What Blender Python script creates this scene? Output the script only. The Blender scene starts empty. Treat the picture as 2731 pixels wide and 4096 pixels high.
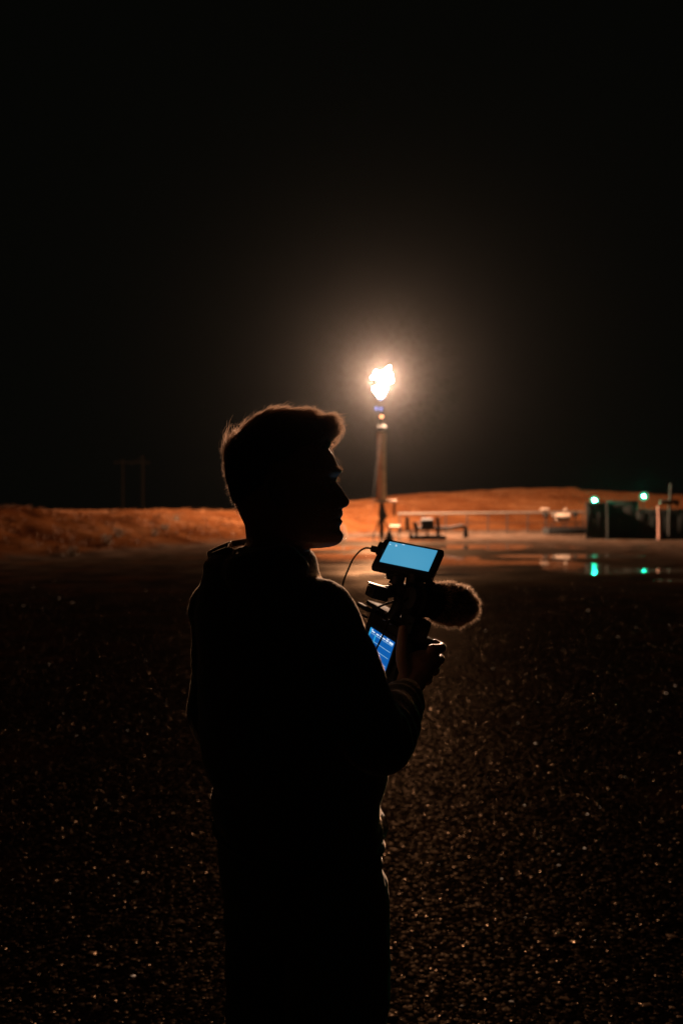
import bpy, bmesh, math, random
import numpy as np
from mathutils import Vector, Matrix, noise

random.seed(7)
RNG = np.random.default_rng(7)
SC = bpy.context.scene
COL = SC.collection

# ------------------------------------------------------------------ camera
CAMZ, FPX, CX, CY = 1.62, 3186.0, 1365.5, 2048.0
cam = bpy.data.cameras.new('camera')
cam.sensor_fit = 'VERTICAL'; cam.sensor_height = 36.0; cam.sensor_width = 24.0
cam.lens = 28.0
cam.clip_start = 0.05; cam.clip_end = 1200
cam.dof.use_dof = True; cam.dof.focus_distance = 1.52; cam.dof.aperture_fstop = 3.0
cam.dof.aperture_blades = 0
camo = bpy.data.objects.new('camera', cam); COL.objects.link(camo)
camo.location = (0, 0, CAMZ); camo.rotation_euler = (math.radians(90), 0, 0)
SC.camera = camo

# ------------------------------------------------------------------ night sky
world = bpy.data.worlds.new('World'); SC.world = world; world.use_nodes = True
wn = world.node_tree.nodes; wl = world.node_tree.links
bg = wn['Background']
bg.inputs['Color'].default_value = (0.85, 1.0, 0.72, 1)
bg.inputs['Strength'].default_value = 0.0013
SC.view_settings.view_transform = 'Standard'
SC.view_settings.look = 'None'
SC.view_settings.exposure = 0.0
SC.view_settings.gamma = 1.0
SC.view_settings.use_curve_mapping = False
cy = SC.cycles
cy.use_denoising = True; cy.denoiser = 'OPENIMAGEDENOISE'; cy.denoising_input_passes = 'RGB_ALBEDO_NORMAL'; cy.denoising_prefilter = 'ACCURATE'
cy.max_bounces = 6; cy.volume_bounces = 0; cy.diffuse_bounces = 2; cy.glossy_bounces = 3
cy.transmission_bounces = 4
cy.caustics_reflective = False; cy.caustics_refractive = False
cy.sample_clamp_indirect = 4.0
cy.use_light_tree = True
cy.pixel_filter_type = 'BLACKMAN_HARRIS'

# ------------------------------------------------------------------ light of the place
FLAME_STRENGTH = 40.0
FLAME_POWER = 200000.0
FLAME_COL = (1.0, 0.60, 0.38)
HAZE_DENSITY = 0.000040
HAZE_G = 0.945
GREEN_STRENGTH = 5500.0

def P(px, py, d):
    """point at depth d (metres along +Y) seen at photograph pixel px,py"""
    return Vector(((px - CX) * d / FPX, d, CAMZ - (py - CY) * d / FPX))

# ------------------------------------------------------------------ helpers
def mat(name, base, rough=0.6, metal=0.0, spec=0.5, var=0.0, vscale=8.0, bump=0.0, bscale=30.0,
        sheen=0.0, coat=0.0, emit=None, estr=0.0, sheen_col=None):
    m = bpy.data.materials.new(name); m.use_nodes = True
    nt = m.node_tree; b = nt.nodes['Principled BSDF']
    b.inputs['Base Color'].default_value = (*base, 1)
    b.inputs['Roughness'].default_value = rough
    b.inputs['Metallic'].default_value = metal
    b.inputs['Specular IOR Level'].default_value = spec
    if sheen:
        b.inputs['Sheen Weight'].default_value = sheen
        b.inputs['Sheen Roughness'].default_value = 0.4
        if sheen_col: b.inputs['Sheen Tint'].default_value = (*sheen_col, 1)
    if coat: b.inputs['Coat Weight'].default_value = coat; b.inputs['Coat Roughness'].default_value = 0.15
    if emit:
        b.inputs['Emission Color'].default_value = (*emit, 1); b.inputs['Emission Strength'].default_value = estr
    tc = None
    if var or bump:
        tc = nt.nodes.new('ShaderNodeTexCoord')
    if var:
        n = nt.nodes.new('ShaderNodeTexNoise'); n.inputs['Scale'].default_value = vscale; n.inputs['Detail'].default_value = 5
        nt.links.new(tc.outputs['Object'], n.inputs['Vector'])
        r = nt.nodes.new('ShaderNodeMapRange'); r.inputs['From Min'].default_value = .3; r.inputs['From Max'].default_value = .7
        r.inputs['To Min'].default_value = 1 - var; r.inputs['To Max'].default_value = 1 + var
        nt.links.new(n.outputs['Fac'], r.inputs['Value'])
        mx = nt.nodes.new('ShaderNodeMix'); mx.data_type = 'RGBA'; mx.blend_type = 'MULTIPLY'
        mx.inputs['Factor'].default_value = 1
        mx.inputs['A'].default_value = (*base, 1)
        nt.links.new(r.outputs['Result'], mx.inputs['B'])
        nt.links.new(mx.outputs['Result'], b.inputs['Base Color'])
        r2 = nt.nodes.new('ShaderNodeMapRange'); r2.inputs['To Min'].default_value = max(.05, rough - .12); r2.inputs['To Max'].default_value = min(1, rough + .12)
        nt.links.new(n.outputs['Fac'], r2.inputs['Value']); nt.links.new(r2.outputs['Result'], b.inputs['Roughness'])
    if bump:
        n = nt.nodes.new('ShaderNodeTexNoise'); n.inputs['Scale'].default_value = bscale; n.inputs['Detail'].default_value = 4
        nt.links.new(tc.outputs['Object'], n.inputs['Vector'])
        bp = nt.nodes.new('ShaderNodeBump'); bp.inputs['Strength'].default_value = bump; bp.inputs['Distance'].default_value = 0.01
        nt.links.new(n.outputs['Fac'], bp.inputs['Height']); nt.links.new(bp.outputs['Normal'], b.inputs['Normal'])
    return m

def emission(name, col, s):
    m = bpy.data.materials.new(name); m.use_nodes = True
    nt = m.node_tree; nt.nodes.clear()
    o = nt.nodes.new('ShaderNodeOutputMaterial'); e = nt.nodes.new('ShaderNodeEmission')
    e.inputs['Color'].default_value = (*col, 1); e.inputs['Strength'].default_value = s
    nt.links.new(e.outputs[0], o.inputs[0])
    return m

class G:
    """collects geometry for one mesh"""
    def __init__(s): s.v = []; s.f = []
    def add(s, vs, fs):
        o = len(s.v); s.v += [tuple(x) for x in vs]; s.f += [tuple(i + o for i in f) for f in fs]; return s
    def loft(s, rings, cap=True):
        n = len(rings[0]); o = len(s.v)
        for r in rings: s.v += [tuple(p) for p in r]
        for k in range(len(rings) - 1):
            a = o + k * n; b = a + n
            for i in range(n):
                j = (i + 1) % n
                s.f.append((a + i, a + j, b + j, b + i))
        if cap:
            s.f.append(tuple(o + i for i in reversed(range(n))))
            e = o + (len(rings) - 1) * n
            s.f.append(tuple(e + i for i in range(n)))
        return s
    def tube(s, pts, rad, n=10, flat=1.0, up=None, round_ends=False):
        pts = [Vector(p) for p in pts]
        if not hasattr(rad, '__len__'): rad = [rad] * len(pts)
        rad = list(rad)
        if round_ends:
            d0 = (pts[0] - pts[1]).normalized(); d1 = (pts[-1] - pts[-2]).normalized()
            r0, r1 = rad[0], rad[-1]
            pre = [(pts[0] + d0 * r0 * math.sin(a), max(r0 * math.cos(a), 1e-4)) for a in (1.5, 1.15, .75, .35)]
            post = [(pts[-1] + d1 * r1 * math.sin(a), max(r1 * math.cos(a), 1e-4)) for a in (.35, .75, 1.15, 1.5)]
            pts = [p for p, _ in pre] + pts + [p for p, _ in post]
            rad = [r for _, r in pre] + rad + [r for _, r in post]
        rings = []; u = None
        for i, p in enumerate(pts):
            t = (pts[min(i + 1, len(pts) - 1)] - pts[max(i - 1, 0)]).normalized()
            if u is None:
                a = Vector(up) if up is not None else (Vector((0, 0, 1)) if abs(t.z) < .9 else Vector((1, 0, 0)))
            else: a = u
            u = (a - t * a.dot(t)).normalized(); w = t.cross(u)
            rings.append([p + (u * math.cos(q) * rad[i] + w * math.sin(q) * rad[i] * flat) for q in (2 * math.pi * k / n for k in range(n))])
        return s.loft(rings)
    def ribbon(s, pts, rad):
        a = Vector((random.gauss(0, 1), random.gauss(0, 1), random.gauss(0, 1)))
        o = len(s.v); n = len(pts)
        for i in range(n):
            t = pts[min(i + 1, n - 1)] - pts[max(i - 1, 0)]; w = t.cross(a)
            w = w.normalized() * rad[i] if w.length > 1e-9 else Vector((rad[i], 0, 0))
            s.v += [tuple(pts[i] + w), tuple(pts[i] - w)]
        for i in range(n - 1): s.f.append((o + 2 * i, o + 2 * i + 1, o + 2 * i + 3, o + 2 * i + 2))
        return s
    def box(s, c, sz, M=None, bev=0.0):
        x, y, z = (q / 2 for q in sz)
        b = min(bev, x * .9, y * .9, z * .9)
        if b <= 0:
            vs = [Vector((i * x, j * y, k * z)) for i in (-1, 1) for j in (-1, 1) for k in (-1, 1)]
            fs = [(0, 1, 3, 2), (4, 6, 7, 5), (0, 4, 5, 1), (2, 3, 7, 6), (0, 2, 6, 4), (1, 5, 7, 3)]
        else:
            bm = bmesh.new(); bmesh.ops.create_cube(bm, size=1)
            for v in bm.verts: v.co = Vector((v.co.x * 2 * x, v.co.y * 2 * y, v.co.z * 2 * z))
            bmesh.ops.bevel(bm, geom=bm.edges[:], offset=b, segments=2, affect='EDGES', profile=.6)
            bm.verts.index_update()
            vs = [v.co.copy() for v in bm.verts]; fs = [tuple(v.index for v in f.verts) for f in bm.faces]; bm.free()
        c = Vector(c)
        if M is None: vs = [v + c for v in vs]
        else: vs = [M @ (v + c) for v in vs]
        return s.add(vs, fs)
    def sphere(s, c, r, seg=14, rings=9, sc=(1, 1, 1), fn=None):
        c = Vector(c); vs = []; rr = []
        for k in range(rings + 1):
            t = math.pi * (k + .02) / (rings + .04)
            ring = []
            for i in range(seg):
                a = 2 * math.pi * i / seg
                d = Vector((math.sin(t) * math.cos(a), math.sin(t) * math.sin(a), math.cos(t)))
                q = r * (fn(d) if fn else 1)
                ring.append(c + Vector((d.x * sc[0], d.y * sc[1], d.z * sc[2])) * q)
            rr.append(ring)
        return s.loft(rr)
    def build(s, name, m, parent=None, smooth=True, xf=None):
        me = bpy.data.meshes.new(name)
        vs = s.v if xf is None else [tuple(xf @ Vector(v)) for v in s.v]
        me.from_pydata(vs, [], s.f); me.update()
        if m: me.materials.append(m)
        return link(name, me, parent, smooth)

def link(name, me, parent=None, smooth=True):
    if smooth:
        me.polygons.foreach_set('use_smooth', [True] * len(me.polygons))
        try: me.set_sharp_from_angle(angle=math.radians(42))
        except Exception: pass
    o = bpy.data.objects.new(name, me); COL.objects.link(o)
    if parent: adopt(o, parent)
    return o

def world_off(p):
    v = Vector((0, 0, 0))
    while p: v += p.location; p = p.parent
    return v
def adopt(o, parent):
    o.parent = parent
    off = parent.get('origin')
    if off: o.matrix_parent_inverse = Matrix.Translation(-Vector(off))

def thing(name, label, cat, loc=(0, 0, 0), group=None):
    o = bpy.data.objects.new(name, None); COL.objects.link(o)
    o.location = loc; o['origin'] = [float(q) for q in loc]
    o.empty_display_size = .1
    o['label'] = label; o['category'] = cat
    if group: o['group'] = group
    return o
def tag(o, label, cat, group=None):
    o['label'] = label; o['category'] = cat
    if group: o['group'] = group
    return o

def remesh(g, voxel, smooth_it=2):
    me = bpy.data.meshes.new('tmp'); me.from_pydata(g.v, [], g.f); me.update()
    bm = bmesh.new(); bm.from_mesh(me); bmesh.ops.recalc_face_normals(bm, faces=bm.faces[:])
    bmesh.ops.triangulate(bm, faces=[f for f in bm.faces if len(f.verts) > 4]); bm.to_mesh(me); bm.free()
    o = bpy.data.objects.new('tmp', me); COL.objects.link(o)
    md = o.modifiers.new('r', 'REMESH'); md.mode = 'VOXEL'; md.voxel_size = voxel
    if smooth_it:
        sm = o.modifiers.new('s', 'SMOOTH'); sm.iterations = smooth_it; sm.factor = .5
    dg = bpy.context.evaluated_depsgraph_get()
    r = bpy.data.meshes.new_from_object(o.evaluated_get(dg))
    bpy.data.objects.remove(o); bpy.data.meshes.remove(me)
    return r

def interp(x, pts):
    xs = [p[0] for p in pts]; ys = [p[1] for p in pts]
    return float(np.interp(x, xs, ys))
def smooth_path(pts, n=8):
    pts = [Vector(p) for p in pts]; out = []
    for i in range(len(pts) - 1):
        p0 = pts[max(i - 1, 0)]; p1 = pts[i]; p2 = pts[i + 1]; p3 = pts[min(i + 2, len(pts) - 1)]
        for k in range(n):
            t = k / n
            out.append(.5 * ((2 * p1) + (p2 - p0) * t + (2 * p0 - 5 * p1 + 4 * p2 - p3) * t * t + (3 * p1 - p0 - 3 * p2 + p3) * t ** 3))
    out.append(pts[-1]); return out

# ------------------------------------------------------------------ terrain
FOOT = [(-90., -60.), (-40., -6.), (-20., 12.), (-11.5, 25.4), (-5.7, 43.5), (-1.5, 54.), (3., 60.5), (9., 64.), (18., 66.5), (30., 67.), (60., 66.), (150., 64.)]
def foot_dist(x, y):
    """signed distance to the foot of the bank, positive uphill"""
    best = np.full(x.shape, 1e9)
    for (ax, ay), (bx, by) in zip(FOOT[:-1], FOOT[1:]):
        dx, dy = bx - ax, by - ay; L = dx * dx + dy * dy
        t = np.clip(((x - ax) * dx + (y - ay) * dy) / L, 0, 1)
        d = np.hypot(x - ax - t * dx, y - ay - t * dy)
        best = np.minimum(best, d)
    best = best + 0
    yf = np.interp(x, [p[0] for p in FOOT], [p[1] for p in FOOT])
    return np.where(y > yf, best, -best)

def vnoise(x, y, s, seed=0):
    """cheap value noise on arrays"""
    xs = x * s + seed * 17.31; ys = y * s - seed * 9.77
    xi = np.floor(xs); yi = np.floor(ys); fx = xs - xi; fy = ys - yi
    fx = fx * fx * (3 - 2 * fx); fy = fy * fy * (3 - 2 * fy)
    def h(a, b):
        q = np.sin(a * 127.1 + b * 311.7 + seed * 74.7) * 43758.5453
        return q - np.floor(q)
    return (h(xi, yi) * (1 - fx) + h(xi + 1, yi) * fx) * (1 - fy) + (h(xi, yi + 1) * (1 - fx) + h(xi + 1, yi + 1) * fx) * fy

CREST = [(-60, 1.72), (-12, 1.70), (-8.5, 1.74), (-4, 2.0), (1.3, 2.72), (5, 3.1), (9, 3.5), (13.5, 3.75), (19, 3.92), (23.2, 3.95), (24.0, 3.68), (28, 3.5), (36, 3.3), (60, 3.2)]
PUD = [(7.15, 22.4, 1.7, 1.4), (7.6, 18.9, 2.4, .5), (1.0, 29, 3.6, 2.2), (4.6, 25.5, 2.6, 1.3), (-.3, 25.2, 1.4, 1.0), (2.3, 20.6, 2.0, .8), (8.0, 29.5, 3.2, 1.7), (-1.2, 36, 2.3, 2.2), (5.0, 38, 4.0, 3.0), (9.7, 22.2, 1.2, .9), (2.0, 47, 4.0, 3.0), (3.3, 22.6, 1.5, .7)]
def ground_h(x, y):
    d = foot_dist(x, y)
    base = .025 * (vnoise(x, y, .25, 1) - .5) + .03 * (vnoise(x, y, .8, 2) - .5) + .012 * (vnoise(x, y, 2.3, 3) - .5) + .012
    base = base * np.clip((y - 6) / 8, .25, 1)
    for cx, cyy, rx, ry in PUD:
        base = base - .034 * np.exp(-(((x - cx) / rx) ** 2 + ((y - cyy) / ry) ** 2) ** 1.5)
    H = np.interp(x, [p[0] for p in CREST], [p[1] for p in CREST])
    L = np.interp(x, [-30, -8, 0, 10, 40], [13., 13., 16., 19., 19.])
    d = d + (2.0 * (vnoise(x, y, .16, 11) - .5) + 1.0 * (vnoise(x, y, .5, 12) - .5)) * np.clip((20 - x) / 14, .25, 1)
    t = np.clip(d / L, 0, 1)
    prof = np.where(t < 1, 1 - (1 - t) ** np.interp(x, [-6, 3], [2.0, 3.1]), 1.0) 
    rough = (.45 * (vnoise(x, y, .22, 5) - .5) + .32 * (vnoise(x, y, .6, 6) - .5) + .2 * (vnoise(x, y, 1.7, 7) - .5)) * np.clip(t * 4, 0, 1) * np.clip((1.12 - t) * 2.2, .05, 1)
    far = np.where(d > L, .02 * (vnoise(x, y, .1, 8) - .5), 0)
    return np.where(d > 0, H * prof + rough + far + base * np.clip(1 - d, 0, 1), base)

def grid_mesh(name, xs, ys, fn, m):
    X, Y = np.meshgrid(xs, ys); Z = fn(X, Y)
    nx, ny = len(xs), len(ys)
    co = np.stack([X, Y, Z], -1).reshape(-1, 3).astype(np.float32)
    i = np.arange(nx * ny).reshape(ny, nx)
    q = np.stack([i[:-1, :-1], i[:-1, 1:], i[1:, 1:], i[1:, :-1]], -1).reshape(-1, 4)
    me = bpy.data.meshes.new(name)
    me.vertices.add(len(co)); me.vertices.foreach_set('co', co.ravel())
    me.loops.add(q.size); me.loops.foreach_set('vertex_index', q.ravel().astype(np.int32))
    me.polygons.add(len(q)); me.polygons.foreach_set('loop_start', np.arange(0, q.size, 4, dtype=np.int32))
    me.update(calc_edges=True)
    me.polygons.foreach_set('use_smooth', [True] * len(q))
    me.materials.append(m)
    o = bpy.data.objects.new(name, me); COL.objects.link(o)
    return o

# ground material: wet gravel yard, dry earth where the bank rises (by height)
def ground_material():
    m = bpy.data.materials.new('wet_gravel_and_earth'); m.use_nodes = True
    nt = m.node_tree; N = nt.nodes; L = nt.links; b = N['Principled BSDF']
    geo = N.new('ShaderNodeNewGeometry'); sep = N.new('ShaderNodeSeparateXYZ'); L.new(geo.outputs['Position'], sep.inputs[0])
    def noise_tex(s, d=6, rough=.6):
        n = N.new('ShaderNodeTexNoise'); n.inputs['Scale'].default_value = s; n.inputs['Detail'].default_value = d
        n.inputs['Roughness'].default_value = rough
        L.new(geo.outputs['Position'], n.inputs['Vector']); return n
    def ramp(src, stops):
        r = N.new('ShaderNodeValToRGB'); L.new(src, r.inputs[0])
        r.color_ramp.elements[0].position = stops[0][0]; r.color_ramp.elements[0].color = (*stops[0][1], 1)
        r.color_ramp.elements[1].position = stops[-1][0]; r.color_ramp.elements[1].color = (*stops[-1][1], 1)
        for p, c in stops[1:-1]:
            e = r.color_ramp.elements.new(p); e.color = (*c, 1)
        return r
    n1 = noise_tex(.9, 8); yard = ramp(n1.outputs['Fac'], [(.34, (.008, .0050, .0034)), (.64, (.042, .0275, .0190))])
    vor = N.new('ShaderNodeTexVoronoi'); vor.inputs['Scale'].default_value = 62; L.new(geo.outputs['Position'], vor.inputs['Vector'])
    n2 = noise_tex(.33, 9, .68); vm = N.new('ShaderNodeVectorMath'); vm.operation = 'MULTIPLY'; vm.inputs[1].default_value = (.45, 1.0, 2.6); L.new(geo.outputs['Position'], vm.inputs[0]); L.new(vm.outputs[0], n2.inputs['Vector'])
    earth = ramp(n2.outputs['Fac'], [(.28, (.014, .0039, .0012)), (.44, (.031, .0100, .0030)), (.58, (.045, .0165, .0055)), (.74, (.080, .038, .0178))])
    gn = noise_tex(.7, 6, .6); gz = N.new('ShaderNodeMath'); gz.operation = 'MULTIPLY_ADD'; gz.inputs[1].default_value = .5; L.new(gn.outputs['Fac'], gz.inputs[0]); L.new(sep.outputs['Z'], gz.inputs[2])
    hm = N.new('ShaderNodeMapRange'); hm.inputs['From Min'].default_value = .27; hm.inputs['From Max'].default_value = .46
    L.new(gz.outputs[0], hm.inputs['Value'])
    # loose dark gravel lies on the near part of the yard, packed mud beyond
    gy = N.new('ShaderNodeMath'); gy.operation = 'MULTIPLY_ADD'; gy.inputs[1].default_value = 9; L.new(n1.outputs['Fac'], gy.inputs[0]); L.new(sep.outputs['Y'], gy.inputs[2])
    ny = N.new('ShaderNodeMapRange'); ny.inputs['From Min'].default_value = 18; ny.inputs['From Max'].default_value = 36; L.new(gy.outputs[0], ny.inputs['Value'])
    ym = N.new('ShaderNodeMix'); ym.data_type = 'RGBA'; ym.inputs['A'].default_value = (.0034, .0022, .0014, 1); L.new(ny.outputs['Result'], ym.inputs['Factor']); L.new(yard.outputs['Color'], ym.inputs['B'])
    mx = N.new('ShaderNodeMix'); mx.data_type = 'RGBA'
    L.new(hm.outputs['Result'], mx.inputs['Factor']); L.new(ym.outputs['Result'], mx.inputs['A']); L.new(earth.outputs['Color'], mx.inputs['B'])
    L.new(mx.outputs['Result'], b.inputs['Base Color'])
    # where the yard is wet: beyond the loose stones, patchy, never on the bank
    nw = noise_tex(.45, 5, .55)
    yy = N.new('ShaderNodeMapRange'); yy.inputs['From Min'].default_value = 15.5; yy.inputs['From Max'].default_value = 21.0; L.new(sep.outputs['Y'], yy.inputs['Value'])
    nr = N.new('ShaderNodeMapRange'); nr.inputs['From Min'].default_value = .35; nr.inputs['From Max'].default_value = .62; nr.inputs['To Min'].default_value = .15; L.new(nw.outputs['Fac'], nr.inputs['Value'])
    inv = N.new('ShaderNodeMath'); inv.operation = 'SUBTRACT'; inv.inputs[0].default_value = 1; L.new(hm.outputs['Result'], inv.inputs[1])
    el = N.new('ShaderNodeVectorMath'); el.operation = 'MULTIPLY_ADD'; L.new(geo.outputs['Position'], el.inputs[0]); el.inputs[1].default_value = (.13, .042, 0); el.inputs[2].default_value = (-.36, -1.3, 0)
    ln = N.new('ShaderNodeVectorMath'); ln.operation = 'LENGTH'; L.new(el.outputs[0], ln.inputs[0])
    lm = N.new('ShaderNodeMapRange'); lm.inputs['From Min'].default_value = .45; lm.inputs['From Max'].default_value = 1.05; lm.inputs['To Min'].default_value = 1; lm.inputs['To Max'].default_value = 0; L.new(ln.outputs['Value'], lm.inputs['Value'])
    lw = N.new('ShaderNodeMath'); lw.operation = 'MULTIPLY'; L.new(lm.outputs['Result'], lw.inputs[0]); L.new(nr.outputs['Result'], lw.inputs[1]); nr = lw
    w1 = N.new('ShaderNodeMath'); w1.operation = 'MULTIPLY'; L.new(yy.outputs['Result'], w1.inputs[0]); L.new(nr.outputs[0], w1.inputs[1])
    w2 = N.new('ShaderNodeMath'); w2.operation = 'MULTIPLY'; L.new(w1.outputs[0], w2.inputs[0]); L.new(inv.outputs[0], w2.inputs[1])
    rr = N.new('ShaderNodeMapRange'); rr.inputs['To Min'].default_value = .5; rr.inputs['To Max'].default_value = .34
    L.new(w2.outputs[0], rr.inputs['Value']); L.new(rr.outputs['Result'], b.inputs['Roughness'])
    b.inputs['Specular IOR Level'].default_value = .05
    dif = N.new('ShaderNodeBsdfDiffuse'); L.new(mx.outputs['Result'], dif.inputs['Color']); dif.inputs['Roughness'].default_value = .8
    gls = N.new('ShaderNodeBsdfGlossy'); L.new(rr.outputs['Result'], gls.inputs['Roughness'])
    w3 = N.new('ShaderNodeMath'); w3.operation = 'MULTIPLY_ADD'; w3.inputs[1].default_value = .012; L.new(w2.outputs[0], w3.inputs[0])
    gls.inputs['Color'].default_value = (1, .72, .48, 1)
    sc_ = N.new('ShaderNodeSeparateColor'); L.new(vor.outputs['Color'], sc_.inputs[0])
    pw = N.new('ShaderNodeMath'); pw.operation = 'POWER'; pw.inputs[1].default_value = 7; L.new(sc_.outputs[0], pw.inputs[0])
    pm = N.new('ShaderNodeMath'); pm.operation = 'MULTIPLY_ADD'; pm.inputs[1].default_value = .006; pm.inputs[2].default_value = .00012; L.new(pw.outputs[0], pm.inputs[0])
    nn = N.new('ShaderNodeMath'); nn.operation = 'SUBTRACT'; nn.inputs[0].default_value = 1; L.new(ny.outputs['Result'], nn.inputs[1])
    pn = N.new('ShaderNodeMath'); pn.operation = 'MULTIPLY'; L.new(pm.outputs[0], pn.inputs[0]); L.new(nn.outputs[0], pn.inputs[1])
    pi_ = N.new('ShaderNodeMath'); pi_.operation = 'MULTIPLY'; L.new(pn.outputs[0], pi_.inputs[0]); L.new(inv.outputs[0], pi_.inputs[1])
    L.new(pi_.outputs[0], w3.inputs[2])
    ms = N.new('ShaderNodeMixShader'); L.new(w3.outputs[0], ms.inputs[0]); L.new(dif.outputs[0], ms.inputs[1]); L.new(gls.outputs[0], ms.inputs[2])
    L.new(ms.outputs[0], N['Material Output'].inputs['Surface'])
    bp = N.new('ShaderNodeBump'); bp.inputs['Strength'].default_value = .8; bp.inputs['Distance'].default_value = .0028; bp.invert = True
    L.new(vor.outputs['Distance'], bp.inputs['Height'])
    n3 = noise_tex(5, 6); bp2 = N.new('ShaderNodeBump'); bp2.inputs['Strength'].default_value = .6; bp2.inputs['Distance'].default_value = .010
    L.new(n3.outputs['Fac'], bp2.inputs['Height']); L.new(bp.outputs['Normal'], bp2.inputs['Normal'])
    L.new(bp2.outputs['Normal'], b.inputs['Normal']); L.new(bp2.outputs['Normal'], dif.inputs['Normal']); L.new(bp2.outputs['Normal'], gls.inputs['Normal'])
    return m
M_GROUND = ground_material()
def axis(segs):
    out = []
    for a, b_, s in segs: out += list(np.arange(a, b_, s))
    out.append(segs[-1][1]); return np.array(out)
ground = grid_mesh('ground', axis([(-150, -40, 5), (-40, -20, .6), (-20, 26, .2), (26, 45, .6), (45, 150, 5)]),
                   axis([(-40, -4, 3), (-4, 14, .3), (14, 52, .16), (52, 82, .22), (82, 120, 2), (120, 260, 10)]), ground_h, M_GROUND)
ground['kind'] = 'structure'

# standing water: a level sheet that shows wherever the yard dips below it
def water_material():
    m = bpy.data.materials.new('muddy_water'); m.use_nodes = True
    nt = m.node_tree; b = nt.nodes['Principled BSDF']
    b.inputs['Base Color'].default_value = (.03, .022, .016, 1); b.inputs['Roughness'].default_value = .05
    b.inputs['IOR'].default_value = 1.33
    tc = nt.nodes.new('ShaderNodeNewGeometry'); n = nt.nodes.new('ShaderNodeTexNoise'); n.inputs['Scale'].default_value = 3.5
    nt.links.new(tc.outputs['Position'], n.inputs['Vector'])
    bp = nt.nodes.new('ShaderNodeBump'); bp.inputs['Strength'].default_value = .02; bp.inputs['Distance'].default_value = .01
    nt.links.new(n.outputs['Fac'], bp.inputs['Height']); nt.links.new(bp.outputs['Normal'], b.inputs['Normal'])
    return m
water = grid_mesh('puddle_water', np.linspace(-6, 24, 31), np.linspace(16, 55, 40), lambda x, y: 0 * x - .006, water_material())
water['kind'] = 'structure'

# ------------------------------------------------------------------ haze
hz = G().box((0, 110, 7.2), (320, 320, 17.0)).build('haze', None, None, smooth=False)
hm_ = bpy.data.materials.new('night_haze'); hm_.use_nodes = True
_nt = hm_.node_tree; _nt.nodes.clear()
_o = _nt.nodes.new('ShaderNodeOutputMaterial'); _v = _nt.nodes.new('ShaderNodeVolumePrincipled')
_v.inputs['Color'].default_value = (.9, .9, .9, 1); _v.inputs['Density'].default_value = HAZE_DENSITY
_v.inputs['Anisotropy'].default_value = HAZE_G
_nt.links.new(_v.outputs[0], _o.inputs['Volume'])
hz.data.materials.append(hm_); hz['kind'] = 'stuff'

# ------------------------------------------------------------------ common materials
M_STEEL = mat('weathered_steel', (.05, .04, .032), .5, .2, var=.25, vscale=3, bump=.15)
M_DARK = mat('dark_painted_steel', (.004, .004, .0036), .75, spec=.15, var=.3, vscale=4, bump=.1)
M_PALE = mat('pale_painted_pipe', (.055, .046, .037), .7, spec=.1, var=.15, vscale=4)
M_WHITE = mat('white_painted_pipe', (.17, .13, .10), .7, spec=.1, var=.15, vscale=4)
M_GREY = mat('dull_grey_pipe', (.014, .014, .013), .8, spec=.08)
M_RUST = mat('rusted_pipe', (.018, .008, .004), .8, spec=.05, var=.35, vscale=6, bump=.3)
M_CONT = mat('dark_container_paint', (.005, .006, .0055), .7, spec=.2, var=.3, vscale=1.5, bump=.1)
M_ORANGE = mat('orange_plastic', (.15, .062, .038), .6, var=.15)
M_WOOD = mat('weathered_timber', (.007, .0055, .004), .8, spec=.0, var=.3, vscale=6, bump=.3)
M_WIRE = mat('galvanised_wire', (.3, .29, .27), .4, .8)

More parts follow.
